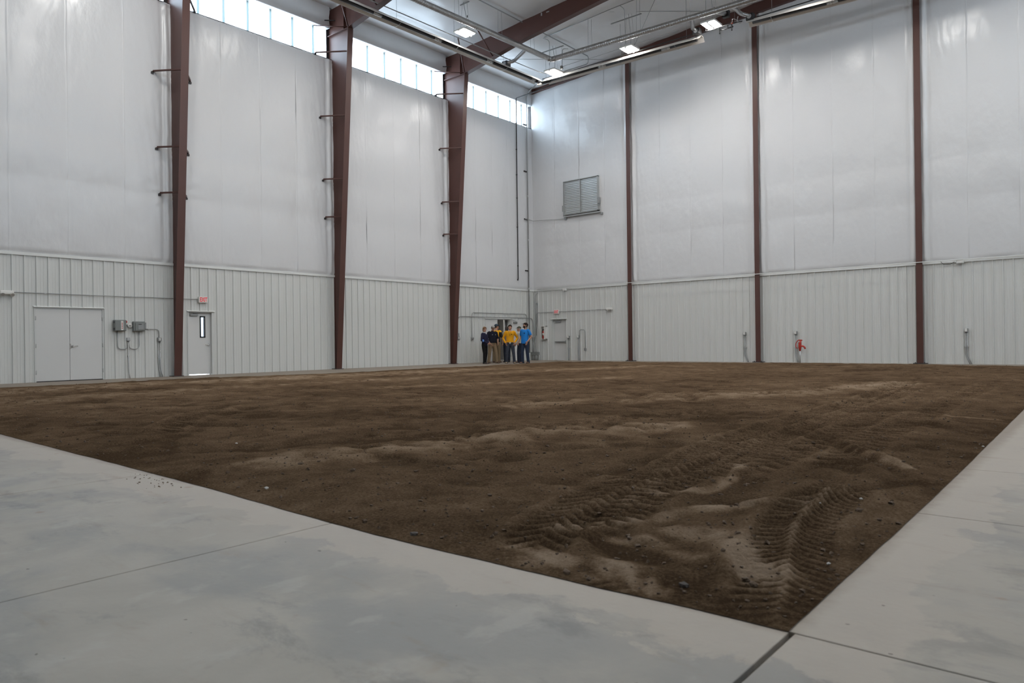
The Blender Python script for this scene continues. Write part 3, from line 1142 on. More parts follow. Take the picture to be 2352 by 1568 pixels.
# door_2: single door with a narrow lite, set back in its frame
y0, y1 = -18.99, -18.17
d = struct('door_2', MB().box((-.16, y0 - .035, 0), (.02, y0 + .01, 2.15)).box((-.16, y1 - .01, 0), (.02, y1 + .06, 2.15)).box((-.16, y0, 2.12), (.02, y1, 2.15)), M['frame'])
obj('drip_cap', MB().prism([(0, 0, 0), (.06, 0, 0), (.06, 0, .012), (0, 0, .035)], (.0, y0 - .05, 2.15), (.0, y1 + .10, 2.15)), M['trim'], d)
gy0, gy1, gz0, gz1 = -18.545, -18.375, 1.28, 1.99
X0, X1 = -.12, -.075
lf = MB().box((X0, y0 + .012, .03), (X1, gy0, 2.115)).box((X0, gy1, .03), (X1, y1 - .012, 2.115)).box((X0, gy0, .03), (X1, gy1, gz0)).box((X0, gy0, gz1), (X1, gy1, 2.115))
lf = obj('door_leaf', lf, M['door'], d)
mb = MB()
for a_, b_ in (((gy0 - .012, gz0 - .012), (gy0 + .03, gz1 + .012)), ((gy1 - .03, gz0 - .012), (gy1 + .012, gz1 + .012)), ((gy0, gz0 - .012), (gy1, gz0 + .03)), ((gy0, gz1 - .03), (gy1, gz1 + .012))):
    mb.box((X0 - .01, a_[0], a_[1]), (X1 + .012, b_[0], b_[1]))
obj('lite_frame', mb, M['black'], lf)
obj('gap_light_stop', MB().box((-.18, y0, 2.06), (-.125, y1, 2.13)).box((-.18, y0, 0), (-.125, y0 + .04, 2.13)).box((-.18, y1 - .04, 0), (-.125, y1, 2.13)), M['frame'], d)  # added behind the leaf to shut out daylight around its edges
obj('lite_glass', MB().box((-.10, gy0, gz0), (-.094, gy1, gz1)), M['glass'], lf)
lever(lf, (X1, y1 - .085, 1.02), 'l', -1)
c = obj('door_closer', MB().bbox((X1, y0 + .08, 2.0), (X1 + .06, y0 + .36, 2.075), .012), M['box2'], lf)
obj('closer_arm', MB().tube([(X1 + .03, y0 + .2, 2.075), (X1 + .05, y0 + .2, 2.10), (X1 + .02, y0 + .45, 2.11)], .009, 6), M['conduit'], lf)

# door_3: double door near the corner, one leaf swung open flat against the wall
y0, y1 = -4.25, -2.36
d = struct('door_3', MB().box((-.14, y0 - .03, 0), (.02, y0 + .012, 2.15)).box((-.14, y1 - .012, 0), (.02, y1 + .03, 2.15)).box((-.14, y0, 2.115), (.02, y1, 2.15)), M['frame'])
obj('drip_cap', MB().prism([(0, 0, 0), (.06, 0, 0), (.06, 0, .012), (0, 0, .035)], (.0, y0 - .05, 2.15), (.0, y1 + .05, 2.15)), M['trim'], d)
lf = obj('door_leaf', MB().bbox((-.045, y0 + .015, .025), (0, -3.31, 2.11), .004), M['door'], d)
for z in (.28, 1.05, 1.85):
    obj('hinge', MB().tube([(.012, y0, z - .06), (.012, y0, z + .06)], .011, 8), M['conduit'], lf)
lf = obj('door_leaf', MB().bbox((.05, y1 + .03, .025), (.095, -1.36, 2.12), .004), M['door'], d)
obj('door_closer', MB().bbox((.095, y1 + .14, 1.93), (.155, y1 + .44, 2.01), .012), M['box'], lf)
obj('closer_arm', MB().tube([(.13, y1 + .38, 2.02), (.12, y1 + .05, 2.12), (-.02, y1 - .25, 2.11)], .009, 6), M['conduit'], lf)
for z in (.28, 1.05, 1.85):
    obj('hinge', MB().tube([(.04, y1 + .012, z - .06), (.04, y1 + .012, z + .06)], .012, 8), M['conduit'], lf)

LEFT_ITEMS = [o for o in COL.objects if o not in BEFORE and o.parent is None]
# door_4 in the end wall, with a panic bar
x0, x1 = 1.30, 2.10
d = struct('door_4', MB().box((x0 - .12, -.01, 0), (x0 - .07, .30, 2.13)).box((x0 - .07, .13, 0), (x0, .30, 2.13)).box((x1, -.02, 0), (x1 + .035, .30, 2.13)).box((x0 - .12, -.02, 2.10), (x1 + .035, .30, 2.13)), M['frame'])
obj('drip_cap', MB().prism([(0, 0, 0), (0, 0, .035), (0, -.06, .012), (0, -.06, 0)], (x0 - .16, 0, 2.13), (x1 + .08, 0, 2.13)), M['trim'], d)
lf = obj('door_leaf', MB().bbox((x0, .12, .02), (x1 - .005, .165, 2.095), .004), M['door'], d)
obj('panic_bar', MB().bbox((x0 + .02, .05, .92), (x1 - .03, .12, .99), .008).bbox((x1 - .09, .03, .86), (x1 - .02, .12, 1.03), .008), M['box2'], lf)
obj('door_closer', MB().bbox((x0 + .06, .06, 1.95), (x0 + .40, .12, 2.03), .012), M['box2'], lf)
obj('closer_arm', MB().tube([(x0 + .2, .09, 2.03), (x0 + .2, .06, 2.06), (x0 + .5, .08, 2.09)], .009, 6), M['conduit'], lf)


def letters(parent, txt, size, mtx, m, name='lettering'):
    cu = bpy.data.curves.new(name, 'FONT')
    cu.body = txt
    cu.size = size
    cu.align_x, cu.align_y = 'CENTER', 'CENTER'
    cu.extrude = .002
    cu.offset = size * .018
    tmp = bpy.data.objects.new(name, cu)
    COL.objects.link(tmp)
    bpy.context.view_layer.update()
    me = bpy.data.meshes.new_from_object(tmp.evaluated_get(bpy.context.evaluated_depsgraph_get()))
    bpy.data.objects.remove(tmp)
    me.transform(mtx)
    me.materials.clear()
    me.materials.append(m)
    o = link(name, me, parent)
    return o


def exit_sign(p, axis, label):
    wd, ht, dp = .31, .21, .07
    t = thing('exit_sign', label, 'sign', p, 'exit signs')
    rot = Matrix.Rotation(PI / 2, 4, 'Z') if axis == 'l' else Matrix()
    # local frame faces -y
    hb = obj('housing', MB().bbox((-wd / 2, -dp, -ht / 2), (wd / 2, 0, ht / 2), .012), M['white'], t, local=True)
    fp = obj('face_plate', MB().bbox((-wd / 2 + .012, -dp - .006, -ht / 2 + .012), (wd / 2 - .012, -dp, ht / 2 - .012), .004), M['white'], t, local=True)
    lt = letters(t, 'EXIT', .185, Matrix.Translation((.012, -dp - .008, 0)) @ Matrix.Diagonal((.68, 1, 1, 1)) @ Matrix.Rotation(PI / 2, 4, 'X') @ Matrix.Diagonal((1, 1.12, 1, 1)), M['redtxt'])
    t.rotation_euler = (0, 0, PI / 2 if axis == 'l' else 0)
    return t


exit_sign((.03, -18.14, 2.55), 'l', 'white exit sign with red letters above the door with the narrow lite')
exit_sign((1.55, -.03, 2.50), 'b', 'white exit sign with red letters above the panic bar door')


def emergency_light(p, axis, label):
    t = thing('emergency_light', label, 'light', p, 'emergency lights')
    obj('housing', MB().bbox((-.17, -.075, -.05), (.17, 0, .065), .03), M['white'], t, local=True)
    for s_ in (-1, 1):
        h = obj('lamp_head', MB().tube([(s_ * .105, -.06, -.035), (s_ * .115, -.13, -.06)], [.035, .055], 14), M['white'], t, local=True)
        obj('lens', MB().tube([(s_ * .115, -.128, -.0595), (s_ * .1155, -.134, -.061)], .046, 14), M['galv'], h, local=True)
    t.rotation_euler = (0, 0, PI / 2 if axis == 'l' else 0)
    return t


emergency_light((.03, -23.78, 2.55), 'l', 'white twin-head emergency light on the ribbed wall before the double door')
emergency_light((4.76, -.03, 2.53), 'b', 'white twin-head emergency light on the end wall, beyond the exit sign')


def conduit(name, label, pts, r, m='conduit', bendr=.12, clips=(), cat='conduit', group='wall conduits'):
    pts = [V(p) for p in pts]
    o = obj(name, MB().tube(bend(pts, bendr), r, 8), M[m])
    tag(o, label, cat, group)
    for p in clips:
        obj('strap', MB().cbox(p, (.05, .05, .022)), M['galv'], o)
    return o


def wbox(name, label, lo_, hi_, m, cat='box', parts=(), bev=.012, group=None):
    t = thing(name, label, cat, [(lo_[i] + hi_[i]) / 2 for i in range(3)], group)
    obj('housing', MB().bbox(lo_, hi_, bev), M[m], t)
    for nm, mb, mt in parts:
        obj(nm, mb, M[mt], t)
    return t


BEFORE = set(COL.objects)
conduit('conduit', 'thin conduit running level from the emergency light to the exit sign', [(.055, -23.98, 2.57), (.055, -18.68, 2.56)], .011, clips=[(.045, y, 2.57) for y in (-23.2, -22, -20.8, -19.8)])
# panel boxes between the double door and the first column
wbox('control_panel', 'grey control box with a red and white warning strip', (.01, -21.36, 1.49), (.17, -21.02, 1.83), 'box',
     parts=[('door', MB().bbox((.17, -21.35, 1.50), (.182, -21.03, 1.82), .006), 'box'),
            ('hinge', MB().cbox((.14, -21.37, 1.76), (.05, .03, .06)), 'black'), ('hinge', MB().cbox((.14, -21.37, 1.55), (.05, .03, .06)), 'black'),
            ('warning_strip', MB().box((.182, -21.185, 1.51), (.184, -21.115, 1.80)), 'white')] +
           [('warning_print', MB().box((.184, -21.165, 1.56 + .05 * k), (.185, -21.135, 1.585 + .05 * k)), 'red') for k in range(4)], cat='box')
wbox('control_panel', 'grey breaker panel with an inset metal door', (.01, -20.79, 1.48), (.13, -20.44, 1.79), 'box',
     parts=[('door', MB().bbox((.13, -20.74, 1.50), (.145, -20.47, 1.74), .006), 'box'), ('inset_panel', MB().bbox((.145, -20.66, 1.53), (.152, -20.49, 1.72), .003), 'box2'),
            ('catch', MB().cbox((.155, -20.60, 1.70), (.012, .09, .02)), 'black'), ('side_flange', MB().bbox((.01, -20.44, 1.55), (.10, -20.39, 1.76), .005), 'box2')])
t = thing('alarm_sounder', 'white round alarm sounder mounted between the two panel boxes', 'alarm', (.03, -20.87, 1.66))
obj('body', MB().tube([(.01, -20.87, 1.66), (.05, -20.87, 1.66), (.075, -20.87, 1.66)], [.075, .075, .055], 20), M['white'], t)
obj('dome', MB().sph((.078, -20.87, 1.66), .03, 12, 6), M['galv'], t)
wbox('pull_station', 'small white and red pull box beside the control box', (.01, -21.005, 1.68), (.06, -20.945, 1.82), 'white', parts=[('front_plate', MB().box((.06, -20.995, 1.74), (.064, -20.955, 1.81)), 'red')], cat='switch')
wbox('junction_box', 'small square switch box under the alarm sounder', (.01, -20.975, 1.17), (.07, -20.87, 1.28), 'box2', parts=[('cover', MB().bbox((.07, -20.965, 1.18), (.078, -20.88, 1.27), .004), 'galv')], cat='switch')
wbox('junction_box', 'switch box with white toggle beside the first tapered column', (.01, -20.02, 1.15), (.08, -19.90, 1.28), 'box2', parts=[('toggle', MB().box((.08, -19.98, 1.18), (.086, -19.94, 1.26)), 'white')], cat='switch')
conduit('conduit', 'conduit looping from the warning-strip box down to the switch box', [(.04, -21.24, 1.5), (.04, -21.24, .92), (.04, -20.95, .92), (.04, -20.94, 1.17)], .014, bendr=.16)
conduit('conduit', 'conduit looping from the breaker panel down to the switch box', [(.04, -20.59, 1.5), (.04, -20.59, .92), (.04, -20.89, .92), (.04, -20.90, 1.17)], .014, bendr=.16)
conduit('conduit', 'straight conduit dropping from the switch box to the slab', [(.04, -20.92, 1.17), (.04, -20.92, .25), (.09, -20.90, 0)], .014, 'galv', .1, clips=[(.035, -20.92, .7)])
conduit('conduit', 'conduit bending from the breaker panel to the toggle switch box', [(.04, -20.40, 1.55), (.04, -19.97, 1.55), (.04, -19.97, 1.28)], .012, bendr=.16, clips=[(.035, -20.3, 1.55)])
for k in range(2):
    yy = -19.985 + .045 * k
    conduit('conduit', ['conduit dropping from the toggle switch box, the one nearer the double door', 'conduit dropping from the toggle switch box, the one nearer the column'][k], [(.04, yy, 1.15), (.04, yy, .30), (.10, yy + .05, 0)], .017, 'galv', .15, clips=[(.035, yy, .62)])
# switches and conduits beside the open double door
wbox('junction_box', 'grey junction box above the switch next to the corner column', (.01, -6.25, 1.30), (.09, -6.13, 1.43), 'box2', cat='switch')
wbox('junction_box', 'black switch box with pale levers, lowest beside the corner column', (.01, -6.26, 1.12), (.10, -6.11, 1.29), 'box', parts=[('toggle', MB().box((.10, -6.21, 1.15), (.112, -6.15, 1.26)), 'white'), ('side_lever', MB().cbox((.06, -6.08, 1.17), (.05, .04, .12)), 'galv')], cat='switch')
wbox('junction_box', 'round-fronted switch box at shoulder height beside the woman', (.01, -5.30, 1.09), (.09, -5.17, 1.23), 'box2', parts=[('toggle', MB().tube([(.09, -5.20, 1.17), (.12, -5.20, 1.17)], .05, 12), 'galv')], cat='switch')
conduit('conduit', 'lower conduit arching over the open double door', [(.045, -6.18, 1.43), (.045, -6.18, 2.22), (.045, -.52, 2.22), (.045, -.52, 1.13), (.045, -.52, .4)], .016, bendr=.25, clips=[(.04, y, 2.22) for y in (-5, -3.3, -1.7)])
conduit('conduit', 'upper conduit arching over the open double door', [(.045, -5.23, 1.23), (.045, -5.23, 2.42), (.045, -1.02, 2.42), (.045, -1.02, .40)], .014, bendr=.2, clips=[(.04, y, 2.42) for y in (-4, -2.5)])
wbox('junction_box', 'junction box on the corner conduits behind the man in blue', (.02, -.60, 1.06), (.11, -.42, 1.22), 'box2', cat='switch')
# pipes in the corner, full height
t = thing('riser_conduit', 'tall grey conduit rising the full wall height in the corner', 'conduit', (.13, -.93, 0))
obj('pipe', MB().tube(bend([(.13, -.93, .4), (.13, -.93, 14.0), (.75, -.95, 14.28)], .3), .03, 10), M['conduit'], t)
for z in (12.35, 9.9, 7.4, 4.7):
    obj('strap', MB().box((.02, -1.16, z - .03), (.10, -.90, z + .03)), M['steel_dark'], t)
for z in (3.75, 6.3, 8.6):
    obj('coupling', MB().tube([(.13, -.93, z - .06), (.13, -.93, z + .06)], .037, 10), M['galv'], t)
t = thing('gas_pipe', 'black pipe hanging down the insulated wall near the corner', 'pipe', (.12, -1.75, 4.2))
obj('pipe', MB().tube(bend([(.10, -1.78, 4.18), (.12, -1.78, 4.25), (.12, -1.78, 13.54), (1.42, -1.72, 13.62), (2.6, -1.7, 13.75)], .06), .026, 8), M['black'], t)
for z in (4.9, 6.9, 8.4, 9.6, 10.9, 12.25):
    obj('clamp', MB().tube([(.12, -1.78, z - .03), (.12, -1.78, z + .03)], .034, 8).cbox((.07, -1.78, z), (.12, .03, .03)), M['steel_dark'], t)
obj('cap', MB().sph((.10, -1.79, 4.18), .038, 8, 6), M['black'], t)
LEFT_ITEMS += [o for o in COL.objects if o not in BEFORE and o.parent is None]
for o in LEFT_ITEMS:
    o.location.y += .37
# cable trough and its risers, under the corner
t = thing('cable_trough', 'grey steel cable trough on struts in the corner behind the man in blue', 'box', (.15, -.28, 0))
obj('trough', MB().bbox((.07, -.40, .27), (.52, -.20, .42), .008), M['box'], t)
obj('lid', MB().box((.06, -.41, .42), (.53, -.19, .432)), M['box2'], t)
for x in (.14, .28, .42):
    obj('strut', MB().tube([(x, -.3, 0), (x, -.3, .27)], .03, 8), M['conduit'], t)
for k, (lab, pts) in enumerate((('conduit rising from the trough to the liner top, nearest the windowed wall', [(.12, -.3, .432), (.10, -.2, 1.0), (.10, -.10, 1.5), (.10, -.10, 3.58)]),
                                ('conduit rising from the trough straight up beside the corner', [(.24, -.3, .432), (.17, -.10, .95), (.17, -.06, 3.45), (.32, -.05, 3.58)]),
                                ('slanting conduit rising from the trough to a small box', [(.34, -.3, .432), (.14, -.12, 1.2), (.27, -.06, 2.1), (.27, -.06, 2.93)]))):
    conduit('conduit', lab, pts, .016, 'galv' if k < 2 else 'conduit', .12)
wbox('junction_box', 'small box topping the slanting conduit in the corner', (.23, -.11, 2.93), (.31, -.035, 3.03), 'box2', cat='box')

# ================================================================== END WALL FITTINGS
conduit('conduit', 'level conduit passing through the exit sign to the emergency light', [(.21, -.05, 1.3), (.21, -.05, 2.50), (4.58, -.055, 2.53)], .013, bendr=.15, clips=[(x, -.045, 2.51) for x in (.8, 2.2, 3.4)])
t = thing('extinguisher_cabinet', 'white open-front cabinet holding a fire extinguisher', 'cabinet', (.74, 0, 1.08))
cx0, cx1, cz0, cz1 = .58, .91, 1.10, 1.78
obj('back_panel', MB().box((cx0, -.03, cz0), (cx1, -.01, cz1)), M['white'], t)
mb = MB()
for a_, b_ in (((cx0, cz0), (cx0 + .02, cz1)), ((cx1 - .02, cz0), (cx1, cz1)), ((cx0, cz0), (cx1, cz0 + .02)), ((cx0, cz1 - .02), (cx1, cz1))):
    mb.box((a_[0], -.19, a_[1]), (b_[0], -.01, b_[1]))
obj('frame', mb, M['white'], t)
obj('front_panel', MB().box((cx1 - .11, -.195, cz0), (cx1, -.188, cz1)).box((cx0, -.195, cz0), (cx0 + .05, -.188, cz1)), M['white'], t)
t = thing('fire_extinguisher', 'red fire extinguisher standing inside the white cabinet', 'extinguisher', (.715, -.11, 1.12))
obj('cylinder', MB().tube([(.715, -.11, 1.121), (.715, -.11, 1.15), (.715, -.11, 1.46), (.715, -.11, 1.52), (.715, -.11, 1.55)], [.05, .06, .06, .04, .02], 14), M['red'], t)
obj('label_band', MB().tube([(.715, -.11, 1.30), (.715, -.11, 1.42)], .061, 14), M['white'], t)
obj('valve', MB().cbox((.715, -.11, 1.585), (.03, .05, .07)), M['black'], t)
obj('grip_lever', MB().cbox((.715, -.15, 1.625), (.022, .12, .018)), M['black'], t)
obj('hose', MB().tube(bend([(.68, -.11, 1.60), (.64, -.12, 1.57), (.64, -.13, 1.26)], .05), .014, 8), M['rubber'], t)


def outlet(x, z, lab, n=2, shift=.12):
    t = thing('outlet_box', 'outlet box ' + lab, 'outlet', (x, -.06, z), 'outlets on the end wall')
    obj('housing', MB().bbox((x - .055, -.10, z - .07), (x + .055, -.02, z + .07), .01), M['box2'], t)
    obj('cover', MB().bbox((x - .045, -.112, z - .05), (x + .03, -.10, z + .06), .004), M['white'], t)
    for k in range(n):
        xx = x + (k - (n - 1) / 2) * .05
        obj('conduit', MB().tube(bend([(xx, -.055, z - .07), (xx, -.055, .30), (xx + shift, -.11, 0)], .12), .016, 8), M['conduit'], t)
    obj('strap', MB().cbox((x, -.05, .62), (.14, .05, .022)), M['galv'], t)
    return t


outlet(2.29, 1.19, 'with twin conduits just beside the panic bar door', 2, .04)
t = outlet(2.90, 1.20, 'with a conduit hoop arching over to a lower box', 2, .06)
conduit('conduit', 'hooped conduit arching over to the low box on the end wall', [(2.95, -.05, 1.26), (2.95, -.05, 1.56), (3.31, -.05, 1.56), (3.31, -.05, .63)], .013, bendr=.14, clips=[(3.31, -.04, 1.1)])
wbox('junction_box', 'small low box at the foot of the hooped conduit', (3.25, -.09, .50), (3.37, -.02, .63), 'box2', cat='box')
outlet(11.55, 1.22, 'with twin conduits just before the second end-wall post', 2, .16)
outlet(13.70, 1.22, 'with twin conduits next to the red hydrant', 2, .10)
outlet(19.66, 1.21, 'with twin conduits beyond the third end-wall post', 2, .14)

# yard hydrant
hx, hy = 13.94, -.30
t = thing('yard_hydrant', 'red yard hydrant on a galvanised standpipe against the end wall', 'hydrant', (hx, hy, 0))
obj('standpipe', MB().tube([(hx, hy, 0), (hx, hy, .52)], .022, 10), M['galv'], t)
obj('head', MB().tube([(hx, hy, .48), (hx, hy, .60), (hx + .01, hy, .80), (hx + .03, hy, .90)], [.03, .055, .05, .03], 12)
    .tube(bend([(hx, hy, .66), (hx + .12, hy, .68), (hx + .19, hy, .62), (hx + .20, hy, .56)], .05), [.034] * 14, 8), M['red'], t)
obj('handle', MB().tube(bend([(hx + .06, hy, .92), (hx - .06, hy, .93), (hx - .16, hy, .80), (hx - .17, hy, .64), (hx - .10, hy, .58)], .06), .017, 8)
    .cbox((hx + .03, hy, .91), (.12, .05, .05)), M['red'], t)
obj('linkage', MB().cbox((hx - .03, hy - .04, .72), (.03, .012, .22)), M['red'], t)

# louvre in the wall
lx0, lx1, lz0, lz1 = [float(c) for c in (wb(1293, 455, .24)[0], wb(1372, 440, .24)[0], wb(1330, 489, .24)[2], wb(1330, 410, .24)[2])]
t = thing('wall_louver', 'grey metal ventilation louver high on the end wall', 'louver', ((lx0 + lx1) / 2, 0, lz0))
mb = MB()
for a_, b_ in (((lx0, lz0), (lx0 + .035, lz1)), ((lx1 - .035, lz0), (lx1, lz1)), ((lx0, lz0), (lx1, lz0 + .035)), ((lx0, lz1 - .035), (lx1, lz1))):
    mb.box((a_[0], -.24, a_[1]), (b_[0], .0, b_[1]))
obj('frame', mb, M['louver'], t)
xm = (lx0 + lx1) / 2 - .02
obj('mullion', MB().box((xm - .03, -.235, lz0), (xm + .03, -.19, lz1)), M['louver'], t)
obj('backing', MB().box((lx0, -.02, lz0), (lx1, .0, lz1)), M['box'], t)
nb = 19
bl = None
for h, (a_, b_) in enumerate(((lx0 + .035, xm - .03), (xm + .03, lx1 - .035))):
    bl = None
    for k in range(nb):
        z = lz0 + .05 + (lz1 - lz0 - .09) * (k + .5) / nb
        if bl is None:
            bl = obj('slat', MB().prism([(0, -.20, -.035), (0, -.192, -.040), (0, -.172, .050), (0, -.18, .054)], (a_, 0, z), (b_, 0, z)), M['louver'], t)
            z0_ = z
        else:
            c = bl.copy()
            COL.objects.link(c)
            c.parent = t
            c.location = (0, 0, z - z0_)
    obj('tie_rod', MB().box((a_ + .045, -.235, lz0 + .04), (a_ + .065, -.225, lz1 - .08)), M['galv'], t)
for xx, zz in ((lx0 - .06, lz0 + .36), (lx1 + .03, lz0 + .50)):
    obj('actuator', MB().bbox((xx - .04, -.20, zz - .15), (xx + .04, -.10, zz + .15), .012).tube(bend([(xx, -.15, zz - .15), (xx + .02, -.15, zz - .42), (xx + .10, -.12, zz - .5)], .06), .012, 8), M['box2'], t)
obj('bottom_rail', MB().box((lx0 - .02, -.20, lz0 - .10), (lx1 + .12, -.12, lz0 - .04)), M['louver'], t)
for xx in (lx0 + .06, lx1 + .14):
    wbox('junction_box', 'small box under the louver, ' + ('on the corner side' if xx < 3 else 'on the post side'), (xx - .06, -.14, lz0 - .22), (xx + .06, -.03, lz0 - .10), 'box2', cat='box')
BEFORE = set(COL.objects)
conduit('conduit', 'thin conduit running level from the corner riser to the louver', [(.14, -.80, 7.40), (.14, -.16, 7.36), (lx0 + .02, -.12, lz0 - .16)], .016, bendr=.05)
# cable along the top of the liner with little boxes
conduit('power_cable', 'pale cable strung along the liner trim of the end wall', [(.3, -.075, 3.72), (6.0, -.225, 3.73), (12.2, -.225, 3.71), (18.2, -.225, 3.72), (22, -.075, 3.72), (28, -.075, 3.72)], .014, 'trim', .05, cat='cable', group='cables')
for x, z, lab in ((2.12, 3.63, 'between the corner and the first post'), (5.90, 3.72, 'just at the first post'), (19.5, 3.66, 'beyond the third post')):
    wbox('junction_box', 'small pale box on the liner trim ' + lab, (x - .11, -.16, z - .07), (x + .11, -.06, z + .07), 'trim', cat='box', parts=[('cover', MB().bbox((x - .08, -.172, z - .05), (x + .08, -.16, z + .05), .004), 'white')])
conduit('cable', 'slack loop of cable drooping beside the trim box past the third post', [(18.9, -.09, 3.70), (18.97, -.09, 3.60), (19.2, -.09, 3.58), (19.32, -.09, 3.66)], .008, 'rubber', .08, cat='cable', group='cables')

# ================================================================== OVERHEAD: HEATERS, DUCT, LAMPS, PIPES
def reflector(mb, a_, b_):
    a_, b_ = V(a_), V(b_)
    d_ = (b_ - a_).normalized()
    n = Vector((-d_.y, d_.x, 0)).normalized()
    prof = [(-.26, 0), (-.10, .165), (.10, .165), (.26, 0)]
    inn = [(.25, 0), (.095, .157), (-.095, .157), (-.25, 0)]
    mb.prism([n * p[0] + Vector((0, 0, p[1])) for p in prof + inn], a_, b_)
    return mb


def heater(label, runs, burners, wires=True):
    t = thing('tube_heater', label, 'heater', runs[0][0], 'gas tube heaters')
    prev = None
    for ri, (a_, b_) in enumerate(runs):
        a_, b_ = V(a_), V(b_)
        L_ = (b_ - a_).length
        d_ = (b_ - a_).normalized()
        n = Vector((-d_.y, d_.x, 0)).normalized()
        k = 0
        while k < L_:
            e = min(k + 3.05, L_)
            obj('reflector', reflector(MB(), a_ + d_ * k, a_ + d_ * (e + .02 if e < L_ else e)), M['reflector'], t)
            zc = Vector((0, 0, .07))
            e0, e1 = a_ + d_ * (k + .18) + zc, a_ + d_ * (e - .22) + zc
            obj('emitter_tube', MB().tube([e0, e1], .066, 12), M['tube'], t)
            if e < L_:
                obj('coupling', MB().tube([a_ + d_ * (e - .22) + zc, a_ + d_ * (e + .18) + zc], .058, 12).tube([a_ + d_ * (e - .12) + zc, a_ + d_ * (e - .06) + zc], .068, 12).tube([a_ + d_ * (e + .02) + zc, a_ + d_ * (e + .08) + zc], .068, 12), M['galv'], t)
            mid = a_ + d_ * (k + (e - k) * .3)
            mb = MB()
            mb.tube([mid + n * .255, mid + n * .10 + Vector((0, 0, -.07)), mid - n * .10 + Vector((0, 0, -.07)), mid - n * .255], .006, 5)
            obj('wire_bracket', mb, M['conduit'], t)
            if wires:
                q = a_ + d_ * (k + .9)
                obj('hanger_rod', MB().tube([q + Vector((0, 0, .16)), Vector((q.x, q.y, zr(q.x) - .03))], .007, 5), M['conduit'], t)
            k = e
        if prev is not None:
            obj('elbow', MB().tube(bend([prev[1] - prev[2] * .25 + Vector((0, 0, .05)), prev[1] + Vector((0, 0, .05)) + prev[2] * .12, a_ + Vector((0, 0, .05)) - d_ * .1, a_ + d_ * .25 + Vector((0, 0, .05))], .15), .068, 12), M['tube'], t)
            obj('corner_shield', MB().prism([(-.16, .10, 0), (.12, .16, 0), (-.02, -.12, .0)], prev[1] + Vector((0, 0, -.09)) + prev[2] * .02, prev[1] + Vector((0, 0, .02)) + prev[2] * .02), M['reflector'], t)
        prev = (a_, b_, d_)
    for p in burners:
        p = V(p)
        bb = obj('burner_box', MB().bbox(p - Vector((.14, .14, .12)), p + Vector((.14, .14, .12)), .015), M['black'], t)
        obj('collar', MB().tube([p + Vector((.0, -.139, .0)), p + Vector((.0, -.150, .0))], .085, 14), M['galv'], bb)
    return t


HZ = 13.1


def wz(px, py, z):
    return on(px, py, 2, z)


A0 = wz(785, 3, HZ)
A1 = wz(1237, 191, HZ)
A0 = A0 + (A0 - A1) / np.linalg.norm(A0 - A1) * 4.5
B0 = wz(1254, 190.5, HZ)
B1 = wz(1613, 92, HZ)
C0 = wz(1718, 58, HZ)
C1 = wz(1930, 4, HZ)
C1 = C1 + (C1 - C0) / np.linalg.norm(C1 - C0) * 4
up = np.array([0, 0, .25])
P1 = wz(1163, 148, HZ + .22)
P2 = wz(1601, 73, HZ + .26)
P3 = wz(1724, 40, HZ + .24)
P4 = wz(1667, 33, HZ + .55)
heater('long gas tube heater turning the corner of the hall under the roof', [(A0, A1), (B0, B1)], [P1, P2])
heater('straight gas tube heater starting at the second end-wall post', [(C0, C1)], [P3])

# exhaust duct
DZ = 13.5
t = thing('exhaust_duct', 'spiral galvanised exhaust duct bending at the corner below the roof', 'duct', wz(1266, 137, DZ))
D0, D1, D2 = V(wz(955, -1, DZ)), V(wz(1266, 137, DZ)), V(wz(1690, 10, DZ))
D0 = D0 + (D0 - D1).normalized() * 5
D2 = D2 + (D2 - D1).normalized() * 6


def duct_run(a_, b_, r=.115):
    L_ = (b_ - a_).length
    d_ = (b_ - a_).normalized()
    pts, rs = [], []
    k = 0
    while k < L_:
        pts += [a_ + d_ * k, a_ + d_ * (k + .008), a_ + d_ * (k + .016)]
        rs += [r, r + .004, r]
        k += .10
    pts.append(b_)
    rs.append(r)
    return MB().tube(pts, rs, 14)


dA, dB = (D1 - D0).normalized(), (D2 - D1).normalized()
obj('duct_run', duct_run(D0, D1 - dA * .25), M['duct'], t)
obj('duct_run', duct_run(D1 + dB * .25, D2), M['duct'], t)
obj('elbow', MB().tube(bend([D1 - dA * .26, D1, D1 + dB * .26], .24, 6), .119, 14), M['duct'], t)


def flex(a_, mid, b_, r=.072):
    c = bend([a_, *mid, b_], .3, 8)
    pts, rs = [], []
    for i in range(len(c) - 1):
        n_ = max(1, int((c[i + 1] - c[i]).length / .03))
        for k in range(n_):
            pts.append(c[i].lerp(c[i + 1], k / n_))
            rs.append(r + (.006 if len(pts) % 2 else -.004))
    pts.append(c[-1])
    rs.append(r)
    return MB().tube(pts, rs, 12)


def drop_to(px, py, z):
    return V(wz(px, py, z))


def on_duct(px, py):
    q_ = V(wz(px, py, DZ))
    best = None
    for a_, b_ in ((D0, D1), (D1, D2)):
        d_ = b_ - a_
        k = min(1, max(0, (q_ - a_).dot(d_) / d_.length_squared))
        c_ = a_ + d_ * k
        if best is None or (c_ - q_).length < (best - q_).length:
            best = c_
    return best - Vector((0, 0, .03))


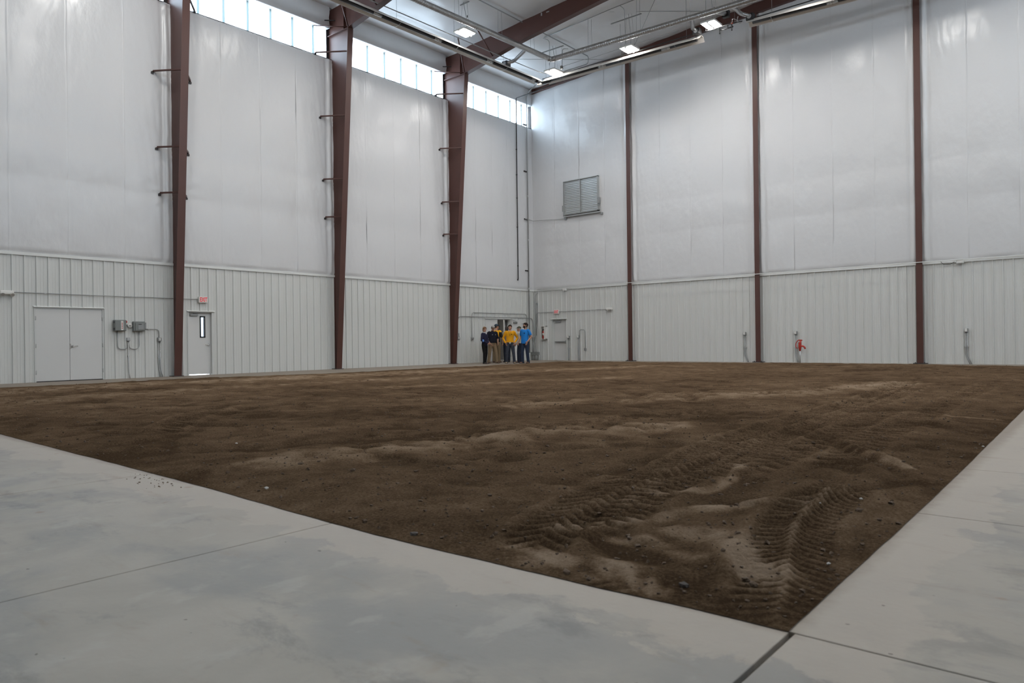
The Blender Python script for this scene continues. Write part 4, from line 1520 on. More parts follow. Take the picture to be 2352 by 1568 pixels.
obj('flex_branch', flex(on_duct(1203, 113), [drop_to(1180, 141, HZ + .32)], V(P1) + Vector((.06, -.06, .04))), M['duct'], t)
obj('flex_branch', flex(on_duct(1591, 42), [drop_to(1591, 66, HZ + .34)], V(P2) + Vector((.0, -.05, .04))), M['duct'], t)
obj('flex_branch', flex(on_duct(1682, 12), [drop_to(1702, 32, HZ + .36)], V(P3) + Vector((0, -.05, .04))), M['duct'], t)
obj('flex_branch', flex(on_duct(1640, 22), [], V(P4) + Vector((0, 0, .02)), .085), M['duct'], t)
obj('draft_fan', MB().bbox(V(P4) - Vector((.12, .10, .13)), V(P4) + Vector((.14, .10, .14)), .02).tube([V(P4) + Vector((-.05, -.11, .02)), V(P4) + Vector((-.05, -.16, .02))], .05, 12), M['black'], t)
for f_, (a_, b_) in ((.30, (D0, D1)), (.55, (D0, D1)), (.74, (D0, D1)), (.9, (D0, D1)), (.14, (D1, D2)), (.3, (D1, D2)), (.45, (D1, D2)), (.58, (D1, D2))):
    q = a_.lerp(b_, f_)
    obj('hanger_wire', MB().tube([q + Vector((.06, .06, .1)), Vector((q.x + .05, q.y + .05, zr(q.x) - .03))], .006, 5).tube([q - Vector((.06, .06, -.1)), Vector((q.x - .05, q.y - .05, zr(q.x) - .03))], .006, 5), M['conduit'], t)

# lamps
LZ = 13.38
names_l = ['twin-lens ceiling lamp nearest the tapered columns, beside the first rafter', 'twin-lens ceiling lamp hanging over the bend of the heater',
           'twin-lens ceiling lamp between the heater bend and the lamp by the fan', 'twin-lens ceiling lamp in front of the small draft fan']
lampme = None
lens_mb = MB().ring([[(x * .93, y * .93, -.052) for x, y in [(math.copysign(abs(math.cos(a)) ** .35, math.cos(a)) * .112, math.copysign(abs(math.sin(a)) ** .25, math.sin(a)) * .335) for a in np.linspace(0, 2 * PI, 32, endpoint=False)]],
                     [(x, y, -.035) for x, y in [(math.copysign(abs(math.cos(a)) ** .35, math.cos(a)) * .112, math.copysign(abs(math.sin(a)) ** .25, math.sin(a)) * .335) for a in np.linspace(0, 2 * PI, 32, endpoint=False)]]], True, False)
for i, (px, py) in enumerate(((1068, 73.5), (1271.5, 164.5), (1446, 111.5), (1633.5, 55))):
    p = wz(px, py, LZ)
    t = thing('ceiling_lamp', names_l[i], 'lamp', p, 'twin-lens ceiling lamps')
    obj('housing', MB().bbox((-.30, -.36, -.036), (.30, .36, .03), .01).bbox((-.09, -.2, .03), (.09, .2, .09), .01), M['white'], t, local=True)
    obj('divider', MB().box((-.030, -.35, -.085), (.030, .35, -.036)), M['white'], t, local=True)
    for s_ in (-1, 1):
        me = lens_mb.mesh('lens', M['lamp'])
        me.transform(Matrix.Translation((s_ * .15, 0, 0)))
        link('lens', me, t)
    for sx_, sy_ in ((-.25, 0), (.25, 0)):
        obj('hanger_wire', MB().tube([(sx_, sy_, .03), (sx_ * .5, sy_, zr(p[0]) - p[2] - .04)], .005, 5), M['conduit'], t, local=True)
    obj('power_whip', MB().tube(bend([(0, .1, .09), (0, .12, .5), (.03, -.1, zr(p[0]) - p[2] - .05)], .2), .010, 6), M['conduit'], t, local=True)
    obj('hanger_strut', MB().cbox((-.1, -.1, zr(p[0]) - p[2] - .22), (1.5, .04, .04)) if i in (1, 2) else MB().cbox((0, 0, zr(p[0]) - p[2] - .06), (.5, .04, .03)), M['conduit'], t, local=True)
    obj('grip', MB().tube([(.12, .02, .55), (.12, .02, .63)], .02, 6), M['black'], t, local=True)

# gas pipes and electrical conduits under the roof
def pipe(name, label, pts, r, m, bendr=.12, cat='pipe', group='pipes and conduits under the roof'):
    o = obj(name, MB().tube(bend(pts, bendr), r, 8), M[m])
    tag(o, label, cat, group)
    return o


g0, g1, g2_ = wz(850, 0, 13.55), wz(1158, 132, 13.5), wz(1240, 166, 13.45)
g0 = g0 + (g0 - g1) / np.linalg.norm(g0 - g1) * 5
pipe('gas_pipe', 'grey gas pipe running above the heater along the windowed wall', [g0, g1, g2_, wz(1262, 170, 13.5)], .020, 'conduit', .3)
for k, f_ in enumerate((.25, .6, .85)):
    pass
pipe('gas_pipe', 'black gas pipe lying over the heater along the end wall', [wz(1246, 182, HZ + .30), wz(1400, 136, HZ + .24), wz(1594, 78, HZ + .22)], .022, 'black')
pipe('gas_pipe', 'black gas pipe lying over the straight heater', [wz(1738, 39, HZ + .26), wz(1868, 0, HZ + .30), wz(1930, -18, HZ + .30)], .022, 'black')
t = thing('gas_manifold', 'black gas manifold with drip legs hanging between the two heaters', 'pipe', wz(1680, 60, HZ + .1))
q = lambda x, y, z=HZ + .15: wz(1560 + x * .10204, y * .10204, z)
obj('header', MB().tube([q(560, 715), q(780, 660), q(905, 610), q(1180, 535), q(1300, 500), q(1420, 475)], .022, 8), M['black'], t)
for hxy in ((600, 705), (1250, 515)):
    hp = V(q(*hxy))
    obj('hanger_rod', MB().tube([hp, Vector((hp.x, hp.y, zr(hp.x) - .03))], .007, 5), M['conduit'], t)
obj('drip_leg', MB().tube([q(913, 610), q(915, 755)], .020, 8).sph(q(915, 755), .03, 8, 6), M['black'], t)
obj('drip_leg', MB().tube([q(1185, 500), q(1185, 680)], .020, 8).sph(q(1185, 675), .03, 8, 6), M['black'], t)
obj('branch', MB().tube(bend([q(915, 665), q(950, 680), q(1195, 605)], .05), .020, 8).tube([q(1095, 560), q(1095, 630)], .020, 8).sph(q(1200, 600), .035, 8, 6).sph(q(1040, 655), .032, 8, 6).sph(q(1150, 618), .03, 8, 6), M['black'], t)
obj('valve', MB().cbox(q(1192, 515), (.05, .05, .07)), M['orange'], t)
obj('gas_hose', MB().tube(bend([q(1300, 505), q(1330, 350), q(1300, 420), q(1350, 540), q(1430, 470)], .2, 6), .010, 6), M['conduit'], t)
obj('gas_hose', MB().tube(bend([q(1190, 500), q(1200, 420), q(1290, 440), q(1310, 500)], .2, 6), .010, 6), M['conduit'], t)

pipe('conduit', 'roof conduit running level beneath the purlins towards the end wall', [(4.55, -16, zr(4.5) - .06), (4.55, -1.3, zr(4.5) - .06), wz(1350, 147, 14.35), wz(1290, 166, 13.55)], .024, 'conduit', .15, 'conduit')
pipe('conduit', 'roof conduit crossing the bay parallel to the end wall', [wz(1250, 87, 14.56), wz(1400, 22, 14.74), wz(1458, -1, 14.8), wz(1530, -32, 14.88)], .016, 'conduit', .12, 'conduit')
pipe('conduit', 'conduit dropping from the roof to the lamp over the heater bend', [wz(1248, 88, 14.52), wz(1262, 93, 14.5), wz(1262, 150, 13.5)], .012, 'conduit', .2, 'conduit')
pipe('conduit', 'conduit dropping from the roof to the lamp before the fan', [wz(1424, 13, 14.74), wz(1434, 20, 14.6), wz(1437, 100, 13.45)], .012, 'conduit', .3, 'conduit')
pipe('conduit', 'short bent conduit dropping to the box near the heater bend', [wz(1305, 112, 14.3), wz(1292, 112, 14.3), wz(1291, 152, 13.5)], .014, 'conduit', .1, 'conduit')
bx = V(wz(1290, 155, 13.45))
wbox('junction_box', 'small box hanging under the roof near the heater bend', bx - Vector((.05, .05, .07)), bx + Vector((.05, .05, .07)), 'box2', cat='box')
pipe('cable', 'cable run slanting from the small roof box up towards the middle', [wz(1292, 153, 13.48), wz(1340, 137, 13.6), wz(1356, 134, 13.75), wz(1430, 110, 13.9), wz(1560, 70, 14.3)], .008, 'conduit', .1, 'cable')
for lab, a_, b_ in (('steel bracing rod crossing the roof bay beside the heater bend', (1128, 135.5, 14.32), (1420, 137, 14.42)), ('steel bracing rod crossing the roof bay above the duct', (1325, 27, 14.78), (1610, 26, 14.95)),
                    ('steel bracing rod slanting down from the ridge behind the lamps', (1512, -18, 14.95), (1452, 116, 14.3))):
    o = obj('bracing_rod', MB().tube([wz(*a_), wz(*b_)], .011, 6), M['conduit'])
    tag(o, lab, 'rod', 'bracing rods')
for lab, a_, b_ in (('thin bracing cable crossing the corner clerestory, falling towards the corner', (-.10, -6.45, 14.1), (-.10, -2.5, 10.2)), ('thin bracing cable crossing the corner clerestory, rising towards the corner', (-.10, -.15, 13.72), (-.10, -3.8, 10.1))):
    o = obj('bracing_cable', MB().tube([a_, b_], .009, 6), M['conduit'])
    tag(o, lab, 'cable', 'bracing cables')

# ================================================================== PEOPLE
M['skin'] = mat('skin', (.47, .255, .175), .5)
M['lips'] = mat('lips', (.36, .13, .11), .45)
M['eye'] = mat('eye', (.03, .022, .02), .3)
M['beard'] = mat('beard_hair', (.030, .020, .014), .8)


def cloth(name, color, rough=.85, var=.12, bump=.35, bscale=18):
    return mat(name, color, rough, var=var, vscale=6, bump=bump, bscale=bscale, spec=.2)


def ering(c, rx, ry, n=16, mtx=None):
    r = [Vector((c[0] + rx * math.cos(2 * PI * j / n), c[1] + ry * math.sin(2 * PI * j / n), c[2])) for j in range(n)]
    return [mtx @ p for p in r] if mtx is not None else r


def limb(mb, pts, rs, n=12):
    """tapered limb through joints, with rounded ends"""
    pts = [V(p) for p in pts]
    P_, R2 = [], []
    d0 = (pts[0] - pts[1]).normalized()
    for k, f_ in ((.9, .35), (.5, .8)):
        P_.append(pts[0] + d0 * rs[0] * k)
        R2.append(rs[0] * f_)
    for i in range(len(pts) - 1):
        for k in range(5):
            t_ = k / 5
            P_.append(pts[i].lerp(pts[i + 1], t_))
            R2.append(rs[i] * (1 - t_) + rs[i + 1] * t_)
    P_.append(pts[-1])
    R2.append(rs[-1])
    d1 = (pts[-1] - pts[-2]).normalized()
    for k, f_ in ((.5, .8), (.9, .35)):
        P_.append(pts[-1] + d1 * rs[-1] * k)
        R2.append(rs[-1] * f_)
    return mb.tube(P_, R2, n)


def fuse(name, mb, voxel, mats, parent, smooth=4, pick=None):
    """turn overlapping closed shells into ONE continuous surface"""
    me = mb.mesh(name, mats[0])
    o = bpy.data.objects.new(name, me)
    COL.objects.link(o)
    m_ = o.modifiers.new('r', 'REMESH')
    m_.mode = 'VOXEL'
    m_.voxel_size = voxel
    s_ = o.modifiers.new('s', 'SMOOTH')
    s_.factor = .5
    s_.iterations = smooth
    ev = o.evaluated_get(bpy.context.evaluated_depsgraph_get())
    nm = bpy.data.meshes.new_from_object(ev)
    bpy.data.objects.remove(o)
    nm.materials.clear()
    for x in mats:
        nm.materials.append(x)
    nm.polygons.foreach_set('use_smooth', [True] * len(nm.polygons))
    if pick:
        co = np.zeros(len(nm.polygons) * 3)
        nm.polygons.foreach_get('center', co)
        nm.polygons.foreach_set('material_index', pick(co.reshape(-1, 3)).astype(np.int32))
    r = link(name, nm, parent)
    return r


def hand(mb, W_, d, palm_n, side_v, curl, s=1.0):
    """palm, four fingers of unequal length bent towards palm_n, and a thumb from the side of the palm"""
    W_, d, palm_n, side_v = V(W_), V(d).normalized(), V(palm_n).normalized(), V(side_v).normalized()
    k0 = W_ + d * .085 * s
    for off in (-.026, -.009, .009, .026):
        limb(mb, [W_ + d * .012 * s + side_v * off * .5 * s, k0 + side_v * off * s], [.015 * s, .0125 * s], 8)
    for off, ln in ((-.031, .060), (-.0105, .078), (.0105, .084), (.032, .073)):
        p0 = k0 + side_v * off * s
        a1, a2 = curl * .55, curl * 1.25
        d1 = d * math.cos(a1) + palm_n * math.sin(a1)
        d2 = d * math.cos(a2) + palm_n * math.sin(a2)
        p1 = p0 + d1 * ln * .5 * s
        p2 = p1 + d2 * ln * .5 * s
        limb(mb, [p0, p1, p2], [.0088 * s, .0082 * s, .0070 * s], 7)
    t0 = W_ + d * .030 * s + side_v * .026 * s
    t1 = t0 + (d * .55 + side_v * .75 + palm_n * .25).normalized() * .040 * s
    t2 = t1 + (d * .92 + side_v * .15 + palm_n * .45).normalized() * .032 * s
    limb(mb, [t0, t1, t2], [.0125 * s, .0105 * s, .0085 * s], 7)


CRAN = [(-.118, .020, .022, -.062), (-.108, .036, .038, -.052), (-.085, .050, .056, -.036), (-.05, .062, .074, -.016), (-.01, .070, .088, -.004), (.03, .075, .096, .004),
        (.065, .073, .093, .008), (.095, .060, .076, .010), (.115, .040, .052, .010), (.124, .015, .02, .010)]


def make_person(P):
    s = P['h'] / 1.78
    t = thing('person', P['label'], 'person', (*P['at'], 0), None)
    t.rotation_euler = (0, 0, math.radians(P['face']))
    S = Matrix.Scale(s, 4)
    bow = P.get('bow', 0.0)          # forward lean of the upper spine
    tw = P.get('wide', 1.0)

    def sp(z):                        # spine offset in y at height z
        return -bow * max(0, (z - 1.0) / .5) ** 1.5

    hipz = .93
    fl, fr = P['feet']
    hips = {1: Vector((.092, .0, .90)), -1: Vector((-.092, .0, .90))}
    foot = {1: Vector((fl[0], fl[1], .085)), -1: Vector((fr[0], fr[1], .085))}
    knee = {}
    for k in (1, -1):
        mid = hips[k].lerp(foot[k], .5)
        knee[k] = mid + Vector((0.012 * k, -.035, .02))
    sh = {k: Vector((k * .178 * tw, .01 + sp(1.42), 1.425)) for k in (1, -1)}
    el = {1: V(P['larm'][0]), -1: V(P['rarm'][0])}
    wr = {1: V(P['larm'][1]), -1: V(P['rarm'][1])}
    # head frame
    yaw, pit = math.radians(P.get('hyaw', 0)), math.radians(P.get('hpitch', 0))
    neck = Vector((0, .005 + sp(1.48), 1.49))
    Hm = Matrix.Translation(neck + Vector((0, -.005, .03))) @ Matrix.Rotation(yaw, 4, 'Z') @ Matrix.Rotation(pit, 4, 'X') @ Matrix.Translation(Vector((0, -.014, .128)))
    TORSO = [(.80, .13, .09), (.88, .158, .110), (.96, .160, .112), (1.05, .146, .104), (1.14, .148, .106), (1.26, .160, .116), (1.36, .165, .114), (1.42, .150, .096), (1.46, .105, .075), (1.50, .060, .060)]
    belly = P.get('belly', 0.0)

    def torso(mb, grow, z0, z1, zx=0):
        rings = []
        zs_ = sorted(set([z0, z1] + [z for z, a, b in TORSO if z0 < z < z1]))
        for z in zs_:
            rx = float(np.interp(z, [q[0] for q in TORSO], [q[1] for q in TORSO])) * tw
            ry = float(np.interp(z, [q[0] for q in TORSO], [q[2] for q in TORSO]))
            bl = belly * math.exp(-((z - 1.06) / .16) ** 2)
            rings.append(ering((0, sp(z) - bl * .5, z), rx + grow + bl * .25, ry + grow + bl * .5, 18))
        return mb.ring(rings)

    # ---- body
    mb = MB()
    torso(mb, -.012, .82, 1.50)
    limb(mb, [(0, .012 + sp(1.44), 1.44), Hm @ Vector((0, .02, -.06))], [.058, .053])
    mb.ring([ering((0, y, z), rx, ry, 18, Hm) for z, rx, ry, y in CRAN])
    limb(mb, [Hm @ Vector((0, -.084, .018)), Hm @ Vector((0, -.104, -.022))], [.010, .014], 8)      # nose
    limb(mb, [Hm @ Vector((-.018, -.096, -.028)), Hm @ Vector((.018, -.096, -.028))], [.008, .008], 6)
    limb(mb, [Hm @ Vector((-.040, -.083, .034)), Hm @ Vector((.040, -.083, .034))], [.011, .011], 6)  # brow
    limb(mb, [Hm @ Vector((-.022, -.083, -.058)), Hm @ Vector((.022, -.083, -.058))], [.010, .010], 6)  # mouth
    limb(mb, [Hm @ Vector((-.012, -.080, -.098)), Hm @ Vector((.012, -.080, -.098))], [.016, .016], 6)  # chin
    for k in (1, -1):
        limb(mb, [Hm @ Vector((k * .074, .012, -.028)), Hm @ Vector((k * .080, .020, .022))], [.011, .014], 7)
        limb(mb, [sh[k] + Vector((-k * .02, 0, 0)), sh[k], el[k], wr[k]], [.050, .050, .040, .027])
        d = (wr[k] - el[k]).normalized()
        hs = P.get('hand_' + ('l' if k == 1 else 'r'), {})
        pn = V(hs.get('palm', (-k, 0, 0)))
        pn = (pn - d * pn.dot(d)).normalized()
        sv = d.cross(pn) * (1 if hs.get('flip', 0) else -1) * 1
        # thumb towards the front of the body
        if sv.y > 0:
            sv = -sv
        dh = V(hs['dir']).normalized() if 'dir' in hs else d
        hand(mb, wr[k], dh, pn, sv, hs.get('curl', .5), 1.05 if P.get('male', 1) else .95)
        limb(mb, [hips[k], knee[k], foot[k] + Vector((0, .0, 0))], [.078, .050, .034])
        limb(mb, [foot[k] + Vector((0, .02, -.035)), foot[k] + Vector((0, -.13, -.055))], [.032, .026])
    mb.v = [tuple(S @ Vector(p)) for p in mb.v]
    HmS = S @ Hm
    Hi = np.array(HmS.inverted())
    beard, facial = P.get('beard', 0), True

    def pick(co):
        l = co @ Hi[:3, :3].T + Hi[:3, 3]
        x, y, z = l.T
        idx = np.zeros(len(co), int)
        inh = (np.abs(x) < .1) & (np.abs(z) < .14) & (np.abs(y) < .13)
        if beard:
            idx[inh & (z < -.034) & (y < .01) & ~((np.abs(x) < .014) & (y < -.1) & (z > -.045))] = 3
        idx[inh & (np.abs(np.abs(x) - .030) < .013) & (np.abs(z - .014) < .006) & (y < -.06)] = 2
        idx[inh & (np.abs(x) < .022) & (np.abs(z + .060) < .008) & (y < -.07)] = 1
        return idx

    skin = M['skin'] if 'skin' not in P else P['skin']
    body = fuse('body', mb, .0075 * s, [skin, M['lips'], M['eye'], M['beard']], t, 3, pick)
    # ---- trousers
    mb = MB()
    torso(mb, .004, .80, 1.00)
    mb.v = [p for p in mb.v]
    for k in (1, -1):
        lr = P.get('legw', 1.0)
        hem = foot[k] + Vector((0, .004, -.035))
        limb(mb, [hips[k] + Vector((0, 0, .02)), hips[k].lerp(knee[k], .25), knee[k], knee[k].lerp(hem, .5), hem], [.098 * lr, .096 * lr, .072 * lr, .066 * lr, .064 * lr])
    mb.v = [tuple(S @ Vector(p)) for p in mb.v]
    fuse('trousers', mb, .012, [P['trousers']], t, 4)
    # ---- top
    mb = MB()
    hem = P.get('hem', .93)
    torso(mb, .016, hem, 1.475)
    slv = P.get('sleeve', 1.0)
    for k in (1, -1):
        if slv >= 1:
            limb(mb, [sh[k] + Vector((-k * .05, 0, .0)), sh[k], el[k], el[k].lerp(wr[k], .94)], [.075, .068, .054, .040])
        else:
            limb(mb, [sh[k] + Vector((-k * .05, 0, .0)), sh[k], sh[k].lerp(el[k], slv)], [.076, .072, .066])
    mb.v = [tuple(S @ Vector(p)) for p in mb.v]
    pk = P.get('top_pick')
    top = fuse(P.get('top_name', 'shirt'), mb, .012, P['top'], t, 4, (lambda co: pk(co / s)) if pk else None)
    if P.get('collar'):
        mb = MB().ring([ering((0, sp(1.47) + .0, z), r, r * .95, 16) for z, r in ((1.455, .085), (1.49, .072), (1.515, .066), (1.51, .062), (1.47, .066))], False)
        mb.v = [tuple(S @ Vector(p)) for p in mb.v]
        obj('collar', mb, P['collar'], t, local=True)
    if P.get('undershirt'):
        mb = MB().prism([(-.045, 0, 0), (.045, 0, 0), (.0, -.03, -.16)], (0, -.10 + sp(1.44), 1.47), (0, -.085 + sp(1.44), 1.475))
        mb.v = [tuple(S @ Vector(p)) for p in mb.v]
        obj('blouse_front', mb, P['undershirt'], t, local=True)
    # ---- belt
    if P.get('belt'):
        z = hem + .0 if P.get('tucked') else .99
        mb = MB().ring([ering((0, 0, zz), .160 * tw + .012 + .004 * b_, .112 + .012 + .004 * b_, 20) for zz, b_ in ((z - .045, 0), (z - .045, 1), (z - .005, 1), (z - .005, 0))])
        mb.v = [tuple(S @ Vector(p)) for p in mb.v]
        bt = obj('belt', mb, P['belt'], t, local=True)
        if P.get('buckle'):
            mb = MB().tube([(0, -.126, z - .025), (0, -.140, z - .025), (0, -.144, z - .025)], [.046, .044, .03], 16)
            mb.v = [tuple(S @ Vector(p)) for p in mb.v]
            obj('buckle', mb, M['galv'], bt, local=True)
    # ---- shoes
    for k in (1, -1):
        f_ = foot[k]
        a_ = math.radians(P.get('toe', 12)) * k
        R3 = Matrix.Translation((f_.x, f_.y, 0)) @ Matrix.Rotation(a_, 4, 'Z')
        prof = [(.075, .034, .03, .07), (.055, .042, .055, .10), (.0, .044, .06, .105), (-.06, .046, .045, .075), (-.12, .050, .036, .058), (-.165, .044, .028, .045), (-.19, .022, .016, .03)]
        rings = []
        for y, w_, _, top_ in prof:
            rings.append([R3 @ Vector((w_ * math.copysign(abs(math.cos(a)) ** .7, math.cos(a)), y, max(0.0, (top_ / 2) + (top_ / 2) * math.copysign(abs(math.sin(a)) ** .7, math.sin(a))))) for a in np.linspace(0, 2 * PI, 14, endpoint=False)])
        mb = MB().ring(rings)
        mb.v = [tuple(S @ Vector(p)) for p in mb.v]
        sh_ = obj('shoe', mb, P['shoes'], t, local=True)
        mb = MB().ring([[R3 @ Vector((w_ * 1.06 * math.cos(a), y - .0, z)) for y, w_, _, _ in prof for a in (0,)] + [R3 @ Vector((-w_ * 1.06, y, z)) for y, w_, _, _ in reversed(prof)] for z in (0, .022)], True, False)
        mb.v = [tuple(S @ Vector(p)) for p in mb.v]
        obj('sole', mb, M['rubber'], sh_, local=True)
    # ---- hair or cap
    def shell(grow, tilt, zcut, m, name, ymin=-9, smooth=2, back=0.0):
        rings = []
        for z, rx, ry, y in [(zz, *[float(np.interp(zz, [c[0] for c in CRAN], [c[i] for c in CRAN])) for i in (1, 2, 3)]) for zz in np.linspace(zcut, .122, 9)]:
            r = ering((0, y, z), rx + grow, ry + grow, 22)
            for p in r:
                p.z += tilt * (p.y - y) * (1 if p.y > y else 1) * max(0, (.10 - z) / .12)
                if back and p.y > y:
                    p.y += back * max(0, (.09 - z))
            if name == 'hair':
                for j, p in enumerate(r):
                    p.x += .006 * math.sin(j * 2.9 + z * 160)
                    p.y += .006 * math.cos(j * 3.7 + z * 140)
                    p.z += .010 * math.sin(j * 2.3) * max(0, (.10 - z) / .12)
            rings.append([Hm @ p for p in r])
        top_p = Hm @ Vector((0, .010, .126 + grow))
        rings.append([top_p.lerp(q_, .05) for q_ in rings[-1]])
        mb = MB().ring(rings)
        mb.v = [tuple(S @ Vector(p)) for p in mb.v]
        return obj(name, mb, m, t, local=True)
    if P.get('hair'):
        shell(.013, P.get('hairtilt', -.95), P.get('hairz', .02), P['hair'], 'hair', back=.25)
    if P.get('cap'):
        if P.get('nape'):
            shell(.006, -.9, .0, P['nape'], 'hair')
        cp = shell(.016, -.25, .042, P['cap'], 'cap')
        b_ = P.get('brim', 1)
        if b_:
            sgn = -1 if b_ > 0 else 1
            rings = []
            for yy, ww, zz in ((.070, .070, .045), (.10, .074, .047), (.135, .066, .040), (.160, .045, .032), (.172, .015, .028)):
                rings.append([Hm @ Vector((x, sgn * yy, zz - .16 * abs(x) ** 1.2 + h_)) for x, h_ in ((-ww, 0), (-ww * .5, 0), (0, 0), (ww * .5, 0), (ww, 0), (ww, .006), (ww * .5, .006), (0, .006), (-ww * .5, .006), (-ww, .006))])
            mb = MB().ring(rings)
            mb.v = [tuple(S @ Vector(p)) for p in mb.v]
            obj('brim', mb, P.get('brimm', P['cap']), cp, local=True)
    if P.get('glasses'):
        mb = MB()
        for k in (1, -1):
            mb.tube([Hm @ Vector((k * .032 + .022 * math.cos(a), -.101, .010 + .017 * math.sin(a))) for a in np.linspace(0, 2 * PI, 14)], .0028, 5)
            mb.tube([Hm @ Vector((k * .054, -.100, .014)), Hm @ Vector((k * .082, .0, .016))], .0025, 5)
        mb.tube([Hm @ Vector((-.010, -.103, .012)), Hm @ Vector((.010, -.103, .012))], .0028, 5)
        mb.v = [tuple(S @ Vector(p)) for p in mb.v]
        obj('glasses', mb, M['black'], t, local=True)
    for nm, fn, m_ in P.get('extra', ()):
        mb = fn(Hm, sh, el, wr, sp)
        mb.v = [tuple(S @ Vector(p)) for p in mb.v]
        obj(nm, mb, m_, t, local=True)
    return t


navy = cloth('navy_knit', (.020, .021, .048))
navy2 = cloth('navy_polo_cloth', (.013, .014, .024))
blackc = cloth('black_slacks', (.010, .010, .011))
khaki = cloth('khaki_cloth', (.27, .20, .125))
khaki2 = cloth('tan_cloth', (.22, .165, .10))
denim = cloth('blue_denim', (.028, .040, .070), var=.3)
denim_g = cloth('faded_denim', (.045, .052, .070), var=.45)
denim_d = cloth('dark_denim', (.020, .026, .042), var=.2)
yellow = cloth('yellow_jersey', (.72, .33, .012))
hivis = cloth('hivis_stripe', (.85, .42, .02))
vest = cloth('black_vest_cloth', (.018, .017, .015))
greys = cloth('olive_grey_shirt', (.26, .24, .19))
cream = cloth('cream_shirt', (.55, .51, .43))
blue = cloth('bright_blue_tee', (.02, .21, .62))
whitec = cloth('white_collar', (.62, .63, .64))
ltblue = cloth('light_blue_print', (.14, .30, .68))
blond = mat('blond_brown_hair', (.20, .105, .05), .65, var=.3, vscale=30)
greyhair = mat('grey_hair', (.27, .26, .25), .65, var=.25, vscale=30)
darkhair = mat('dark_hair', (.03, .02, .015), .7)
bluecap = cloth('slate_blue_cap', (.040, .060, .085))
blackcap = cloth('black_cap', (.012, .011, .011))
camo = cloth('olive_camo_cap', (.075, .075, .050), var=.5)
browncap = cloth('dark_brown_cap', (.030, .016, .013))
leather = mat('brown_leather', (.10, .05, .032), .55)
leather_d = mat('dark_leather', (.022, .014, .012), .45)
tanboot = mat('tan_boot', (.22, .17, .12), .7)
beltm = mat('belt_leather', (.030, .018, .014), .5)


def hand_at(px, depth):
    q_ = CAM + depth * (F_ + R_ * (px - 1176) / FPX)
    return (float(q_[0]), float(q_[1]))


def oval(c, rx, rz, thick, n=14):
    """small oval badge standing on the chest, facing -y"""
    return MB().ring([[(c[0] + rx * math.cos(2 * PI * j / n), c[1] + dy, c[2] + rz * math.sin(2 * PI * j / n)) for j in range(n)] for dy in (0, -thick)])


make_person(dict(label='woman in navy cardigan over a white collar and black slacks, hands clasped', at=hand_at(1113, 33.0), h=1.70, face=98, male=0, wide=.92,
                 feet=((.085, .03), (-.085, -.03)), larm=((.235, -.02, 1.13), (.055, -.215, .985)), rarm=((-.245, .0, 1.12), (-.06, -.225, .975)),
                 hand_l=dict(palm=(-1, .2, 0), curl=.9, dir=(-.7, -.5, -.35)), hand_r=dict(palm=(1, .2, 0), curl=.9, dir=(.65, -.55, -.35)),
                 hyaw=-32, hpitch=4, trousers=blackc, top=[navy], top_name='cardigan', hem=.84, sleeve=1, collar=whitec, undershirt=whitec, shoes=leather_d, hair=blond, hairz=-.03, hairtilt=-1.1,
                 extra=(('printed_patch', lambda Hm, sh, el, wr, sp: MB().sph(el[-1].lerp(wr[-1], .22) + Vector((-.022, -.022, .018)), .052, 10, 8, (.8, 1.0, 1.25)), ltblue),)))
make_person(dict(label='grey-haired man with glasses in dark polo and khakis, head bowed', at=hand_at(1130.5, 33.75), h=1.78, face=70, bow=.05, belly=.05, wide=1.1,
                 feet=((.19, -.10), (-.16, .08)), larm=((.29, -.02, 1.15), (.22, -.15, .93)), rarm=((-.285, .0, 1.15), (-.20, -.17, .92)),
                 hand_l=dict(palm=(-1, 0, 0), curl=.6), hand_r=dict(palm=(1, 0, 0), curl=.6),
                 hyaw=-6, hpitch=24, trousers=khaki, legw=1.12, top=[navy2], top_name='polo_shirt', hem=.95, sleeve=.9, collar=navy2, shoes=leather, hair=greyhair, hairz=.0, hairtilt=-.9, glasses=1, belt=beltm, tucked=1,
                 extra=(('chest_badge', lambda Hm, sh, el, wr, sp: oval((-.075, -.150 + sp(1.32), 1.33), .020, .010, .006), whitec), ('chest_badge', lambda Hm, sh, el, wr, sp: oval((.085, -.148 + sp(1.32), 1.33), .022, .010, .006), whitec))))


def vest_pick(co):
    x, y, z = co.T
    idx = np.zeros(len(co), int)
    idx[(z > 1.40) & (y > -.02)] = 1
    idx[(np.abs(np.abs(x) - .125) < .028) & (z > 1.18) & (y > -.02)] = 1
    return idx


make_person(dict(label='man in slate cap and black vest with yellow stripes, back turned', at=hand_at(1140, 34.7), h=1.86, face=205, wide=1.05,
                 feet=((.12, .03), (-.12, -.02)), larm=((.27, .03, 1.14), (.27, -.05, .90)), rarm=((-.275, .02, 1.14), (-.27, -.09, .90)),
                 hand_l=dict(palm=(-1, 0, 0), curl=.5), hand_r=dict(palm=(1, 0, 0), curl=.5),
                 hyaw=-48, hpitch=4, trousers=khaki2, legw=1.05, top=[vest, hivis], top_pick=vest_pick, top_name='vest_shirt', hem=.88, sleeve=.85, shoes=leather, cap=bluecap, nape=darkhair, brim=1))
make_person(dict(label='man in olive-grey shirt and dark jeans, half hidden behind the yellow shirt', at=hand_at(1164.5, 35.2), h=1.76, face=235, wide=1.0,
                 feet=((.10, .02), (-.10, -.02)), larm=((.26, .02, 1.14), (.25, -.08, .90)), rarm=((-.26, .02, 1.14), (-.25, -.08, .90)),
                 hand_l=dict(palm=(-1, 0, 0), curl=.5), hand_r=dict(palm=(1, 0, 0), curl=.5),
                 hyaw=-10, hpitch=0, trousers=denim_d, top=[greys], hem=.93, sleeve=1, collar=greys, shoes=leather_d, hair=darkhair, hairz=-.02))
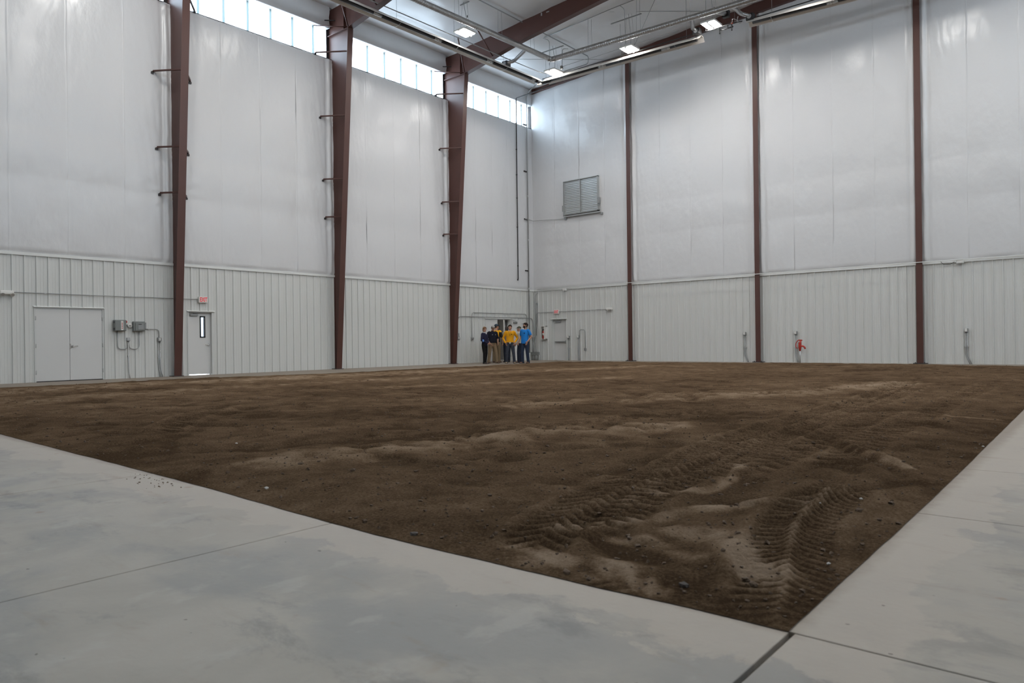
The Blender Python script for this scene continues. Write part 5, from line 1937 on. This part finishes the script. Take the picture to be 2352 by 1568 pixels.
make_person(dict(label='man in yellow long-sleeved shirt and black cap, hands in pockets, looking up', at=hand_at(1171.5, 33.1), h=1.79, face=40, wide=1.06,
                 feet=((.185, -.02), (-.165, -.04)), larm=((.345, .07, 1.16), (.215, -.075, .955)), rarm=((-.315, .06, 1.15), (-.205, -.085, .935)),
                 hand_l=dict(palm=(-1, .3, 0), curl=.5, dir=(-.35, -.25, -.9)), hand_r=dict(palm=(1, .3, 0), curl=.4, dir=(.3, -.15, -.95)),
                 hyaw=-8, hpitch=-26, trousers=denim_g, legw=1.04, top=[yellow], hem=.955, sleeve=1, shoes=tanboot, cap=blackcap, nape=darkhair, brim=1, belt=beltm, buckle=1, tucked=1,
                 extra=(('chest_logo', lambda Hm, sh, el, wr, sp: MB().cbox((.075, -.136, 1.335), (.055, .008, .024)).cbox((.085, -.137, 1.312), (.03, .008, .014)), blackc),
                        ('necklace', lambda Hm, sh, el, wr, sp: MB().tube([(-.055, -.085, 1.475), (-.045, -.118, 1.41), (-.015, -.136, 1.33), (.0, -.140, 1.29), (.012, -.136, 1.33), (.035, -.118, 1.41), (.05, -.085, 1.475)], .005, 6).sph((0, -.141, 1.275), .016, 8, 6), leather_d))))
make_person(dict(label='man in cream shirt and olive camouflage cap, turned to look down the hall', at=hand_at(1193, 34.2), h=1.72, face=-48, wide=1.0,
                 feet=((.09, -.06), (-.09, .04)), larm=((.27, -.01, 1.14), (.24, -.16, .93)), rarm=((-.27, -.01, 1.14), (-.22, -.17, .93)),
                 hand_l=dict(palm=(-1, 0, 0), curl=.6), hand_r=dict(palm=(1, 0, 0), curl=.6),
                 hyaw=-6, hpitch=0, trousers=denim_d, top=[cream], hem=.90, sleeve=1, collar=cream, shoes=leather, cap=camo, nape=greyhair, brim=1))
make_person(dict(label='bearded man in bright blue t-shirt and brown cap, hand in pocket, looking up', at=hand_at(1206, 32.95), h=1.86, face=2, wide=1.06, belly=.03,
                 feet=((.12, .06), (-.11, -.05)), larm=((.315, .05, 1.15), (.195, -.095, .945)), rarm=((-.275, .03, 1.14), (-.265, -.12, .92)),
                 hand_l=dict(palm=(-1, .3, 0), curl=.4, dir=(-.3, -.25, -.9)), hand_r=dict(palm=(1, 0, 0), curl=.7),
                 hyaw=-38, hpitch=-16, beard=1, trousers=denim, legw=1.08, top=[blue], hem=.86, sleeve=.62, top_name='t_shirt', shoes=leather, cap=browncap, nape=darkhair, brim=1, brimm=blackcap,
                 extra=(('chest_logo', lambda Hm, sh, el, wr, sp: MB().cbox((.07, -.140, 1.32), (.065, .008, .022)).cbox((.07, -.141, 1.297), (.03, .008, .014)), navy),)))
